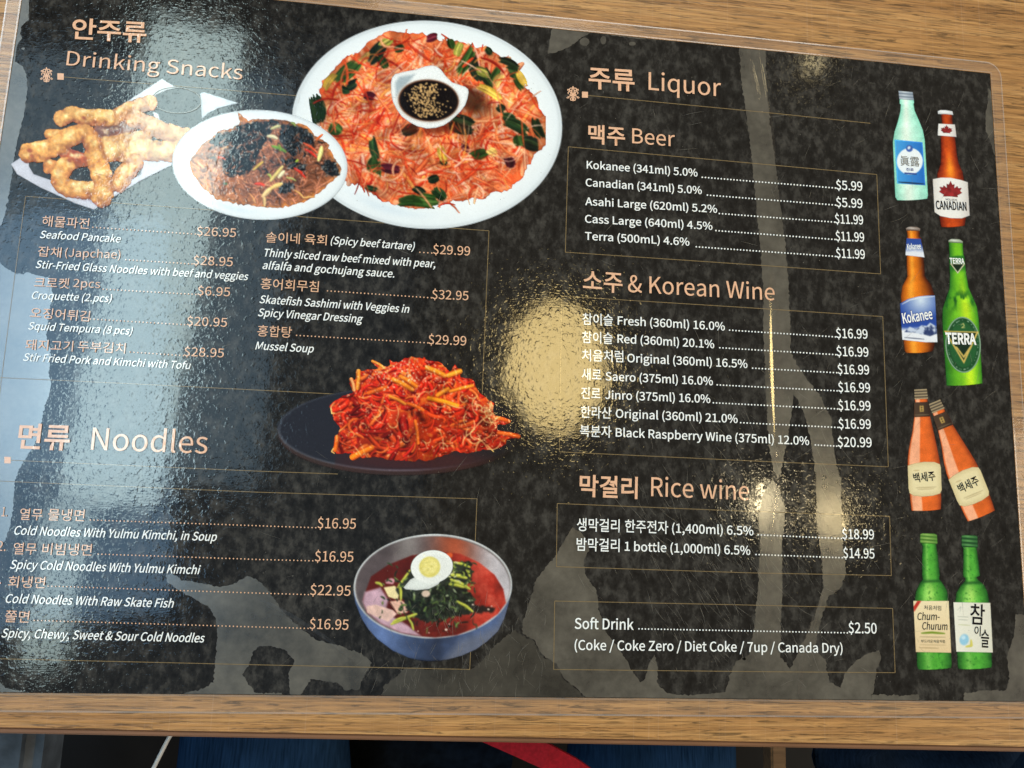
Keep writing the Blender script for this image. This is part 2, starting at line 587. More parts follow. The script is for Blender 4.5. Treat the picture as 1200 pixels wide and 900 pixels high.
band('strap', [under(545, 843, -0.12), under(600, 867, -0.115), under(640, 885, -0.112), under(668, 900, -0.112), under(700, 922, -0.116), under(740, 960, -0.14)],
     0.0122, 0.003, M_REDSTRAP, 'red fabric strap slanting out below the table edge', 'strap')
M_CABLE = plain_mat('white_cable_rubber', (205, 205, 205), 0.4, 0.4, 80, 0.1)
cb = [under(230, 815, -0.1), under(207, 850, -0.1), under(196, 868, -0.1), under(180, 900, -0.1), under(150, 960, -0.1)]
o = skin('cable', [tuple(p) for p in cb], [(i, i + 1) for i in range(len(cb) - 1)], [0.0011] * len(cb), M_CABLE, None, 1)
tag(o, 'thin white cable hanging aslant below the table edge', 'cable')
# bench on the left, wooden chair post on the right
M_BENCH = plain_mat('grey_upholstery', (70, 80, 92), 0.6, 0.3, 60, 0.5, (1, 1, 1), 0.001)
bl = under(43, 875, -0.16)
o = table_part('bench', bl[0] - 0.4, bl[0], bl[1] - 0.3, bl[1] + 0.06, -0.20, -0.16, 0.008, M_BENCH, None)
tag(o, 'grey padded bench corner at the lower left', 'bench')
M_POST = plain_mat('brown_chair_wood', (120, 90, 62), 0.5, 0.3, 40, 0.3, (1, 12, 12))
pl = under(913, 890, -0.14)
o = table_part('chair_rail', pl[0] - 0.0045, pl[0] + 0.0045, pl[1] - 0.03, pl[1] + 0.06, -0.152, -0.14, 0.001, M_POST, None)
tag(o, 'narrow brown wooden chair rail beside the denim jacket', 'chair')

# ------------------------------------------------------------------ the laminated menu: sheet and film
menu = empty('laminated_menu', (0, 0, 0))
tag(menu, 'black laminated restaurant menu with food pictures and price lists', 'menu')
nx, ny = 60, 40
vs = [(paper_x0 + (paper_x1 - paper_x0) * i / nx, paper_y0 + (paper_y1 - paper_y0) * j / ny, 0) for j in range(ny + 1) for i in range(nx + 1)]
fs = [[j * (nx + 1) + i, j * (nx + 1) + i + 1, (j + 1) * (nx + 1) + i + 1, (j + 1) * (nx + 1) + i] for j in range(ny) for i in range(nx)]
paper = mesh_obj('paper', vs, fs, M_PAPER, menu)


def rounded(x0, x1, y0, y1, r, n=10):
    pts = []
    for cx, cy, a0 in ((x1 - r, y1 - r, 0), (x0 + r, y1 - r, 90), (x0 + r, y0 + r, 180), (x1 - r, y0 + r, 270)):
        for k in range(n + 1):
            a = math.radians(a0 + 90 * k / n)
            pts.append((cx + r * math.cos(a), cy + r * math.sin(a)))
    return pts
mg = 0.0068
fx0, fx1, fy0, fy1 = paper_x0 - 0.0062, paper_x1 + 0.0062, paper_y0 - mg, paper_y1 + 0.0062
def ring_mesh(name, A, B, za, zb, mat, parent):
    n = len(A)
    vs = [(p[0], p[1], za) for p in A] + [(p[0], p[1], zb) for p in B]
    fs = [[i, (i + 1) % n, n + (i + 1) % n, n + i] for i in range(n)]
    return mesh_obj(name, vs, fs, mat, parent)
outer = rounded(fx0, fx1, fy0, fy1, 0.0075)
outer_in = rounded(fx0 + 0.0007, fx1 - 0.0007, fy0 + 0.0007, fy1 - 0.0007, 0.0069)
inner = rounded(paper_x0, paper_x1, paper_y0, paper_y1, 0.0006)
inner_out = rounded(paper_x0 - 0.0007, paper_x1 + 0.0007, paper_y0 - 0.0007, paper_y1 + 0.0007, 0.0010)
M_RIM = clear_film_mat('clear_film', 0.06, 0.035)
M_RIMEDGE = clear_film_mat('clear_film_edge', 0.30, 0.10)
M_FOLD = clear_film_mat('clear_film_fold', 0.18, 0.10, 0.5)
ring_mesh('film_rim', outer_in, inner_out, -0.00035, 0.0001, M_RIM, menu)
ring_mesh('film_edge', outer, outer_in, -0.0006, -0.00035, M_RIMEDGE, menu)
ring_mesh('film_fold', inner_out, inner, 0.0001, 0.00035, M_FOLD, menu)


# ------------------------------------------------------------------ lifted patches of film
def ragged(pts, amp, step=2.2, seed=0):
    r = np.random.default_rng(seed)
    out = []
    n = len(pts)
    for i in range(n):
        a = np.array(pts[i], float); b = np.array(pts[(i + 1) % n], float)
        d = b - a; ln = np.linalg.norm(d)
        k = max(1, int(ln / step))
        nn = np.array([-d[1], d[0]]) / (ln + 1e-9)
        for q in range(k):
            out.append(a + d * q / k + nn * r.normal(0, amp) * (1 if q else 0.5))
    return out


def clip_sheet(p):
    lo = PL(p[0], p[1])
    return lo


def pocket(pts, amp=0.7, seed=1, mat=None):
    pts = ragged(pts, amp, 2.2, seed)
    w = PL([p[0] for p in pts], [p[1] for p in pts], Z_POCKET)
    w[:, 0] = np.clip(w[:, 0], paper_x0 + 0.0002, paper_x1 - 0.0002)
    w[:, 1] = np.clip(w[:, 1], paper_y0 + 0.0002, paper_y1 - 0.0002)
    bm = bmesh.new()
    vv = [bm.verts.new(tuple(p)) for p in w]
    try:
        f = bm.faces.new(vv)
        bmesh.ops.triangulate(bm, faces=[f], ngon_method='EAR_CLIP')
    except ValueError:
        pass
    bmesh.ops.recalc_face_normals(bm, faces=bm.faces)
    for f in bm.faces:
        if f.normal.z < 0:
            f.normal_flip()
    me = bpy.data.meshes.new('lifted_film_patch'); bm.to_mesh(me); bm.free()
    me.materials.append(mat or M_POCKET)
    return link(bpy.data.objects.new('lifted_film_patch', me), menu)


pocket([(22, -20), (34, -20), (33.8, 22), (26, 30), (24, 37), (26, 45), (22, 49), (19, 57), (17.5, 72), (26, 77), (31, 87), (32, 105), (29, 130), (24, 150), (17, 180), (14, 205), (11, 225), (6, 250), (2, 263), (-10, 270), (-40, 270), (-10, 170)], 0.5, 1)
pocket([(-30, 305), (0, 308), (8, 315), (20, 321), (35, 320), (58, 326), (62, 345), (58, 365), (54, 390), (60, 415), (57, 437), (60, 450), (56, 467), (50, 487), (45, 512), (32, 535), (22, 550), (17, 567), (16, 585), (14, 605), (11, 620), (5, 635), (0, 645), (-40, 660)], 0.6, 2)
pocket([(194, 675), (200, 672), (215, 680), (240, 684), (258, 688), (275, 684), (290, 675), (300, 678), (310, 687), (320, 700), (330, 715), (345, 730), (370, 750), (400, 757), (425, 767), (436, 777), (432, 786), (425, 795), (421, 808), (405, 809), (395, 800), (375, 797), (364, 796), (357, 808), (352, 816), (340, 818), (338, 790), (345, 775), (335, 762), (318, 757), (303, 757), (296, 765), (292, 778), (284, 790), (290, 800), (300, 812), (330, 812), (330, 819), (210, 819), (212, 815), (225, 810), (240, 806), (250, 800), (252, 775), (255, 740), (253, 725), (245, 712), (228, 702), (210, 692), (196, 682)], 0.6, 3)
pocket([(671, 618), (681, 624), (692, 641), (684, 656), (686, 674), (699, 692), (702, 716), (710, 740), (728, 764), (740, 785), (750, 800), (755, 797), (761, 776), (767, 767), (771, 782), (770, 800), (782, 812), (800, 815), (830, 813), (850, 811), (856, 790), (862, 775), (878, 767), (883, 740), (887, 704), (889, 667), (891, 639), (888, 605), (895, 577), (905, 563), (913, 570), (921, 600), (916, 639), (917, 687), (914, 768), (926, 785), (933, 770), (945, 745), (955, 722), (965, 687), (962, 648), (957, 605), (956, 558), (950, 515), (941, 481), (930, 462), (928, 481), (921, 524), (913, 562), (907, 553), (901, 524), (898, 472), (895, 400), (894, 330), (891, 290), (886, 240), (882, 195), (878, 160), (872, 115), (868, 90), (866, 52), (897, 57), (898.6, 108), (904, 155), (909, 194), (914, 237), (920, 283), (924, 330), (926, 380), (927, 415), (941, 438), (960, 462), (974, 491), (979, 539), (986, 567), (986, 600), (988, 639), (992, 672), (984, 690), (970, 700), (960, 735), (955, 760), (968, 775), (972, 800), (985, 806), (990, 790), (1002, 775), (1018, 765), (1030, 762), (1033, 770), (1027, 785), (1025, 800), (1020, 825), (800, 825), (692, 825), (676, 806), (662, 796), (652, 778), (634, 766), (626, 750), (612, 742), (612, 730), (617, 716), (629, 677), (650, 653), (662, 632)], 0.55, 4)
pocket([(642, 63), (645, 42), (650, 20), (690, 20), (692, 38), (680, 45), (668, 55), (650, 62)], 0.4, 5)
for cx, cy, rx, ry, s in ((685, 49, 6, 5, 6), (707, 47, 3.5, 5, 7), (741, 51, 4, 2.4, 8), (27, 57, 2, 1.4, 9), (872, 772, 2.2, 1.6, 22)):
    pocket([(cx + rx * math.cos(a), cy + ry * math.sin(a)) for a in np.linspace(0, 2 * math.pi, 12)[:-1]], 0.3, s)
pocket([(700, 36), (760, 37), (830, 45), (866, 50), (866, 56), (820, 50), (760, 46), (720, 42)], 0.5, 10)
pocket([(1158, 100), (1170, 130), (1172, 190), (1164, 178), (1160, 165), (1155, 152), (1155, 132), (1158, 118)], 0.4, 11)
pocket([(1020, 813), (1045, 815), (1077, 814), (1077, 825), (1020, 825)], 0.8, 12)
pocket([(1129, 813), (1150, 809), (1178, 809), (1183, 795), (1180, 770), (1188, 745), (1190, 720), (1210, 720), (1215, 825), (1129, 825)], 0.5, 13)
pocket([(1181, 432), (1184, 430), (1186, 437), (1182, 440)], 0.2, 14)
pocket([(447, 819), (450, 803), (462, 795), (470, 786), (484, 781), (500, 785), (520, 783), (545, 786), (560, 780), (575, 762), (590, 748), (604, 738), (611, 743), (625, 751), (633, 767), (651, 779), (661, 797), (675, 807), (691, 825), (447, 825)], 0.8, 15, M_FAINT)
pocket([(-40, 795), (0, 800), (6, 806), (16, 808), (30, 811), (36, 813), (36, 825), (-40, 825)], 0.5, 16)

# creases: the film stands up in a thin ridge
def ridge(pts, w, hgt, seed=3):
    pts = np.array(pts, float)
    # smooth resample
    t = np.linspace(0, len(pts) - 1, 60)
    P = np.stack([np.interp(t, np.arange(len(pts)), pts[:, k]) for k in range(2)], 1)
    d = np.gradient(P, axis=0); d /= np.linalg.norm(d, axis=1)[:, None]
    n = np.stack([-d[:, 1], d[:, 0]], 1)
    K = 9
    env = np.sin(np.linspace(0.08, math.pi - 0.08, 60)) ** 0.5
    vs = []; fs = []
    for i in range(60):
        for k in range(K):
            u = -1 + 2 * k / (K - 1)
            q = P[i] + n[i] * u * w / 2 * env[i]
            z = Z_OVER + hgt * env[i] * (0.5 + 0.5 * math.cos(math.pi * u))
            vs.append(PL(q[0], q[1], z))
    for i in range(59):
        for k in range(K - 1):
            fs.append([i * K + k, (i + 1) * K + k, (i + 1) * K + k + 1, i * K + k + 1])
    me = mesh_obj('film_crease', vs, fs, M_CREASE, menu, True)
    return me
M_CREASE = clear_film_mat('creased_film', 0.0, 0.09, 0.06, 0.10)
ridge([(876, 56), (881, 80), (888, 110), (893, 145)], 8, 0.00007)
ridge([(888, 56), (892, 85), (897, 115), (903, 150), (908, 185)], 8, 0.00007)
ridge([(905, 320), (907, 380), (909, 440), (911, 500), (910, 535)], 17, 0.00036)
ridge([(914, 545), (908, 590), (903, 640), (900, 700), (899, 770), (900, 816)], 7, 0.00012)
ridge([(966, 690), (955, 725), (945, 750), (938, 790), (937, 816)], 7, 0.00012)
ridge([(300, 700), (340, 722), (380, 748), (415, 775)], 8, 0.0001)
# ------------------------------------------------------------------ lettering
try:
    FONT = bpy.data.fonts.load(os.path.join(bpy.utils.system_resource('DATAFILES'), 'fonts', 'Noto Sans CJK Regular.woff2'))
except Exception:
    FONT = None


def glyphs(s, bold=0.0):
    c = bpy.data.curves.new('lettering', 'FONT')
    c.body = s
    if FONT:
        c.font = FONT
    c.offset = bold
    c.resolution_u = 4
    o = bpy.data.objects.new('lettering', c)
    COL.objects.link(o)
    dg = bpy.context.evaluated_depsgraph_get()
    me = bpy.data.meshes.new_from_object(o.evaluated_get(dg))
    bpy.data.objects.remove(o)
    bpy.data.curves.remove(c)
    v = np.empty(len(me.vertices) * 3)
    me.vertices.foreach_get('co', v)
    return me, v.reshape(-1, 3)


me0, v0 = glyphs('H')
CAP_H = v0[:, 1].max()
bpy.data.meshes.remove(me0)


def text(name, s, p0, p1, h, mat, mode='cap', slant=0.0, bold=0.0, parent=None, z=None):
    """lettering from p0 to p1 (baseline or lower edge, in pixels); h = cap height or full height in pixels"""
    me, v = glyphs(s, bold)
    z = Z_TEXT if z is None else z
    if mode == 'cap':
        y0, ref = 0.0, CAP_H
    else:
        y0, ref = v[:, 1].min(), v[:, 1].max() - v[:, 1].min()
    v[:, 0] += slant * v[:, 1]
    x0, x1 = v[:, 0].min(), v[:, 0].max()
    A = PL(p0[0], p0[1], z); B = PL(p1[0], p1[1], z)
    e = B - A
    nrm = np.array([-e[1], e[0], 0]) / np.linalg.norm(e)
    k = np.linalg.norm(e) / math.hypot(p1[0] - p0[0], p1[1] - p0[1])
    w = A + e * ((v[:, 0] - x0) / (x1 - x0))[:, None] + nrm * ((v[:, 1] - y0) / ref * h * k)[:, None]
    me.vertices.foreach_set('co', w.ravel())
    me.materials.clear(); me.materials.append(mat)
    for p in me.polygons:
        p.material_index = 0
    me.name = name
    me.update()
    return link(bpy.data.objects.new(name, me), parent if parent is not None else menu)


def dots(p0, p1, mat, spacing=4.4, r=0.85):
    n = max(2, int(round(math.hypot(p1[0] - p0[0], p1[1] - p0[1]) / spacing)))
    b = MB()
    for i in range(n + 1):
        x = p0[0] + (p1[0] - p0[0]) * i / n; y = p0[1] + (p1[1] - p0[1]) * i / n
        b.poly([(x + r * math.cos(a), y - r * math.sin(a)) for a in np.linspace(0, 2 * math.pi, 8)[:-1]], Z_TEXT)
    return b.build('leader_dots', mat, menu)


def rule(name, pts, w=0.8, mat=None):
    b = MB()
    for a, c in zip(pts[:-1], pts[1:]):
        b.strip([a, c], w, Z_LINE)
    # butt the corners: each side is its own strip, set a hair above the last
    for i in range(len(b.v)):
        b.v[i] = b.v[i] + np.array([0, 0, (i // 4) * 2e-6])
    return b.build(name, mat or M_GOLD, menu)


def square(c, s):
    b = MB()
    b.poly([(c[0] - s / 2, c[1] - s / 2), (c[0] - s / 2, c[1] + s / 2), (c[0] + s / 2, c[1] + s / 2 + .3), (c[0] + s / 2, c[1] - s / 2 + .3)], Z_LINE)
    b.build('square_bullet', M_PEACH, menu)


def damask(c, r):
    """small scrolled damask ornament"""
    b = MB()
    for s in (-1, 1):
        for (ox, oy, rr, a0, a1) in ((.28, -.55, .24, 200, 520), (.5, -.1, .26, 100, 420), (.3, .35, .22, 60, 400), (.18, .72, .16, -40, 250), (.66, .42, .14, 0, 300), (.62, -.5, .13, 120, 420)):
            pts = []
            for t in np.linspace(0, 1, 14):
                a = math.radians(a0 + (a1 - a0) * t)
                q = rr * (1 - 0.55 * t)
                pts.append((c[0] + r * s * (ox + q * math.cos(a)), c[1] + r * (oy + q * math.sin(a))))
            b.strip(pts, r * 0.115, Z_LINE + len(b.f) * 1e-8)
        b.strip([(c[0], c[1] + r * .95), (c[0] + s * r * .1, c[1] + r * .3), (c[0] + s * r * .22, c[1] - r * .1), (c[0], c[1] - r)], r * .12, Z_LINE + len(b.f) * 1e-8)
    b.poly([(c[0], c[1] - r * .35), (c[0] - r * .13, c[1]), (c[0], c[1] + r * .35), (c[0] + r * .13, c[1])], Z_LINE + 1e-5)
    b.build('damask_ornament', M_PEACH, menu)


# headings
B1 = 0.0065
text('heading_text', '안주류', (83.5, 46), (171, 50.5), 29, M_PEACH, 'box', bold=B1)
text('heading_text', 'Drinking Snacks', (77.5, 76.3), (283.7, 93.2), 18.7, M_PEACH)
text('heading_text', '면류', (19.5, 526.3), (80.5, 528.3), 32.5, M_PEACH, 'box', bold=B1)
text('heading_text', 'Noodles', (106.3, 527), (242.5, 531.5), 27, M_PEACH)
text('heading_text', '주류', (690, 104), (743.8, 107.6), 27, M_PEACH, 'box', bold=B1)
text('heading_text', 'Liquor', (760, 105), (845, 113), 21.5, M_PEACH, bold=0.001)
text('heading_text', '맥주', (689.3, 168.3), (732.5, 171.5), 24, M_PEACH, 'box', bold=B1)
text('heading_text', 'Beer', (740.8, 167.6), (790.8, 171.6), 18, M_PEACH, bold=0.001)
text('heading_text', '소주', (683, 340.5), (729.3, 344), 24, M_PEACH, 'box', bold=0.004)
text('heading_text', '& Korean Wine', (735.8, 342), (908, 352), 19.5, M_PEACH, bold=0.001)
text('heading_text', '막걸리', (678.8, 582), (747, 585), 25.5, M_PEACH, 'box', bold=B1)
text('heading_text', 'Rice wine', (763, 581.2), (878, 586.2), 21, M_PEACH, bold=0.001)

# rules, frames and ornaments
damask((54.5, 88), 9); square((71, 89.5), 7.5); rule('heading_rule', [(75, 90.2), (210, 101), (352, 112.5)])
square((8.8, 539), 7.5); rule('heading_rule', [(12.5, 539.3), (150, 545.5), (300, 552), (396, 555.5)])
damask((671.5, 110), 9); square((685.5, 110.8), 7); rule('heading_rule', [(689, 111.8), (900, 132), (1020, 144.5)])
rule('price_frame', [(30, 230), (300, 250), (573, 270.5), (565, 462)])
rule('price_frame', [(30, 230), (17, 325), (2, 442), (-2, 475)])
rule('price_frame', [(-10, 442), (140, 449), (300, 457), (397, 462)])
rule('price_frame', [(-20, 563), (0, 563.8), (300, 576.7), (559, 584.5), (550.5, 784.5), (300, 779), (-20, 771.5)])
rule('price_frame', [(666, 172), (840, 187.5), (1027.5, 204.5), (1032, 321), (900, 311.5), (662.5, 295.5), (666, 172)])
rule('price_frame', [(658, 347), (860, 359.5), (1034.5, 371), (1041, 547), (900, 541), (655.5, 529.5), (658, 347)])
rule('price_frame', [(653, 590), (860, 598.5), (1042.5, 605), (1044.5, 674.5), (880, 671.3), (652, 664), (653, 590)])
rule('price_frame', [(650, 704.3), (860, 708.6), (1046, 713), (1049, 788.3), (900, 787.2), (648.8, 784.5), (650, 704.3)])

IT = 0.20
KO = dict(mat=M_PEACH, mode='box', bold=0.0005)
EN = dict(mat=M_WHITE, slant=IT, bold=0.0042)
PR = dict(mat=M_PEACH, bold=0.001)


def ko(s, p0, p1, h): text('item_text', s, p0, p1, h, **KO)
def en(s, p0, p1, h): text('description_text', s, p0, p1, h, **EN)
def price(s, p0, p1, h): text('price_text', s, p0, p1, h, **PR)


# drinking snacks, first column
ko('해물파전', (48.8, 265), (103.8, 268.5), 14); dots((108.8, 266.3), (228.8, 274.3), M_PEACH)
price('$26.95', (230.5, 275.7), (276.3, 277.8), 10.8); en('Seafood Pancake', (46.3, 278.8), (141.3, 284.2), 9.3)
ko('잡채', (43.8, 300.3), (71, 302), 13.2); text('item_text', '(Japchae)', (76, 300.5), (140.8, 303), 10.2, M_PEACH)
dots((147.5, 304.3), (225, 309.3), M_PEACH); price('$28.95', (226.3, 310), (272.5, 312), 11)
en('Stir-Fried Glass Noodles with beef and veggies', (41.3, 313.9), (290.8, 328.3), 9.3)
ko('크로켓', (39.5, 336.8), (80.5, 338.4), 13.4); text('item_text', '2pcs', (85.5, 336.2), (117, 337.6), 10.2, M_PEACH)
dots((120.8, 338.8), (229.5, 345), M_PEACH); price('$6.95', (231.3, 345.6), (269.3, 347.2), 10.8)
en('Croquette (2.pcs)', (37, 350), (130.8, 354.2), 9.3)
ko('오징어튀김', (34.5, 372.5), (104.3, 377), 13.8); dots((106, 373.8), (216.3, 380.5), M_PEACH)
price('$20.95', (218.8, 381.2), (265.8, 383), 10.8); en('Squid Tempura (8 pcs)', (32.5, 386), (155, 392.3), 9.3)
ko('돼지고기', (29.3, 410), (85, 412), 13.6); ko('두부김치', (90.5, 412), (146.3, 414.5), 13.6)
dots((152.5, 412.5), (215, 416.7), M_PEACH); price('$28.95', (215.5, 417), (262, 418.8), 10.8)
en('Stir Fried Pork and Kimchi with Tofu', (26.8, 422.7), (223.3, 432.6), 9.3)
# second column
ko('솔이네', (311.3, 284), (351, 286), 13.5); ko('육회', (356.5, 286), (382.5, 287.6), 13)
text('description_text', '(Spicy beef tartare)', (387.5, 285.7), (485.8, 293), 9, **EN)
dots((492, 295.6), (506, 296.5), M_PEACH); price('$29.99', (507.5, 297.2), (550.8, 299.4), 10.8)
en('Thinly sliced raw beef mixed with pear,', (309.5, 300.3), (510, 313.6), 9.3)
en('alfalfa and gochujang sauce.', (307.5, 315), (462, 325.2), 9.3)
ko('홍어회무침', (305, 338.5), (373, 342.5), 14); dots((383.8, 340.8), (505.5, 349), M_PEACH)
price('$32.95', (506.3, 350), (548.8, 351.8), 10.8)
en('Skatefish Sashimi with Veggies in', (303.8, 355), (479.5, 366.6), 9.3)
en('Spicy Vinegar Dressing', (302, 370.3), (425, 378.2), 9.3)
ko('홍합탕', (301.3, 394), (341.3, 396), 14); dots((347.5, 393), (501.3, 401.8), M_PEACH)
price('$29.99', (502, 403), (546.3, 404.8), 11); en('Mussel Soup', (299, 409.3), (367.5, 413.2), 9.3)
# noodles
text('item_text', '1.', (1.5, 605), (8, 605.3), 11.5, M_PEACH); text('item_text', '2.', (-4, 645.3), (6.2, 645.6), 11.5, M_PEACH); text('item_text', '3.', (-9, 684), (1.0, 684.3), 11.5, M_PEACH)
ko('열무', (22.5, 609.2), (49, 610), 14.5); ko('물냉면', (55.5, 609.8), (98.3, 611), 14.5)
dots((105.8, 609.3), (300, 616), M_PEACH); dots((304.4, 616.2), (370, 618.4), M_PEACH); price('$16.95', (372, 618.8), (416.8, 619.6), 11.8)
en('Cold Noodles With Yulmu Kimchi, in Soup', (16.3, 626.3), (253.8, 634), 10.2)
ko('열무', (15, 649.6), (42, 650.2), 14.5); ko('비빔냉면', (48.8, 650.2), (106.8, 651.4), 14.5)
dots((115, 649.3), (300, 655.5), M_PEACH); dots((304.4, 655.7), (366.5, 657.2), M_PEACH); price('$16.95', (368.8, 657.6), (413.8, 658.4), 11.8)
en('Spicy Cold Noodles With Yulmu Kimchi', (11.3, 666.3), (234.5, 672.8), 10.2)
ko('회냉면', (8.8, 688.5), (52, 689.6), 14.2); dots((56.3, 686.8), (300, 695), M_PEACH); dots((304.4, 695.1), (361.5, 696.8), M_PEACH)
price('$22.95', (363.3, 697), (410.5, 698.2), 11.6); en('Cold Noodles With Raw Skate Fish', (6.3, 706.3), (203.3, 712), 10.2)
ko('쫄면', (5, 729), (33.3, 729.8), 14.2); dots((40, 727), (300, 734.7), M_PEACH); dots((304.4, 734.8), (361, 736.4), M_PEACH)
price('$16.95', (362.5, 736.8), (408, 738), 11.6); en('Spicy, Chewy, Sweet & Sour Cold Noodles', (1.3, 746.8), (239.5, 752.8), 10.2)


# drinks
def drink(parts, leader, cost, c0, c1, ch=10.4):
    for (s, p0, p1, mode, h) in parts:
        text('item_text', s, p0, p1, h, M_WHITE, mode, bold=0.0042 if mode == 'cap' else 0.003)
    dots(leader[0], leader[1], M_WHITE, 3.75, 0.95)
    text('price_text', cost, c0, c1, ch, M_WHITE, bold=0.0038)


C = 'cap'; BX = 'box'
drink([('Kokanee (341ml) 5.0%', (687.5, 197.3), (817.5, 206.8), C, 9)], ((823, 207.7), (979, 220.3)), '$5.99', (980, 221.8), (1010.8, 223.6))
drink([('Canadian (341ml) 5.0%', (686.3, 218), (822.5, 227.4), C, 9)], ((829, 228.6), (979, 240.3)), '$5.99', (980, 242), (1011, 243.8))
drink([('Asahi Large (620ml) 5.2%', (685.8, 240.2), (840.5, 249.3), C, 9)], ((843, 250.2), (978, 260.3)), '$11.99', (978.8, 261.6), (1011.8, 263))
drink([('Cass Large (640ml) 4.5%', (685.5, 260.7), (835, 269.3), C, 9)], ((839, 270.2), (978.5, 280.6)), '$11.99', (979.5, 281.8), (1013, 283.3))
drink([('Terra (500mL) 4.6%', (685.5, 280.8), (808, 287.8), C, 9)], ((816, 289.2), (979, 300.5)), '$11.99', (980, 301.8), (1013.8, 303.3))
drink([('참이슬', (682.5, 380.6), (718.3, 382), BX, 14), ('Fresh (360ml) 16.0%', (723.8, 380.3), (849.5, 387.2), C, 9.4)], ((855, 386.9), (979, 394.8)), '$16.99', (980, 395.8), (1017, 396.9))
drink([('참이슬', (682, 402), (718, 403.4), BX, 14), ('Red (360ml) 20.1%', (723.5, 401.5), (837, 408), C, 9.4)], ((843.5, 407.5), (979.5, 415.6)), '$16.99', (980.5, 417), (1018, 418))
drink([('처음처럼', (682, 423.2), (730.5, 424.8), BX, 14), ('Original (360ml) 16.5%', (735, 424.2), (876, 431.2), C, 9.4)], ((882, 431.4), (980.5, 436.8)), '$16.99', (981.8, 438), (1018.8, 438.8))
drink([('새로', (681.5, 445.4), (704.5, 446.4), BX, 14), ('Saero (375ml) 16.0%', (709.5, 445.6), (835.5, 451.4), C, 9.4)], ((840.5, 451), (981, 458)), '$16.99', (982.5, 459), (1020, 459.8))
drink([('진로', (681, 467), (703.5, 468), BX, 13.6), ('Jinro (375ml) 16.0%', (709, 467.3), (832.5, 472.2), C, 9.4)], ((836, 472), (981.5, 479.2)), '$16.99', (982.5, 480.4), (1020.5, 481))
drink([('한라산', (680.5, 489.6), (716.5, 491), BX, 14), ('Original (360ml) 21.0%', (721.5, 489.3), (864.5, 495.6), C, 9.4)], ((868, 495.3), (982, 500.9)), '$16.99', (983, 502), (1020.8, 502.5))
drink([('복분자', (679.5, 511.6), (716.5, 513), BX, 13.8), ('Black Raspberry Wine (375ml) 12.0%', (721.5, 511.5), (948.3, 521.5), C, 9.4)], ((955.5, 521.4), (980.5, 522.8)), '$20.99', (981.8, 523.4), (1021.8, 524))
drink([('생막걸리', (675.8, 622.3), (726, 624), BX, 15), ('한주전자', (732.3, 624), (783, 625.8), BX, 14.6), ('(1,400ml) 6.5%', (787.5, 624), (883, 627.3), C, 9.8)], ((888.5, 626.8), (986, 631)), '$18.99', (987, 631.2), (1024.5, 631.9))
drink([('밤막걸리', (675.5, 645.5), (726, 647), BX, 15), ('1 bottle (1,000ml) 6.5%', (732, 645.3), (879.3, 650.2), C, 9.8)], ((886, 649.8), (987, 653.6)), '$14.95', (988.3, 653.6), (1025, 654.4))
drink([('Soft Drink', (673.3, 736.7), (742.5, 737.9), C, 11.6)], ((748.8, 736.9), (993, 741.6)), '$2.50', (994.5, 741.6), (1027.5, 742.4), 11)
text('item_text', '(Coke / Coke Zero / Diet Coke / 7up / Canada Dry)', (673.3, 761.5), (987.5, 765), 10.4, M_WHITE, bold=0.0036)
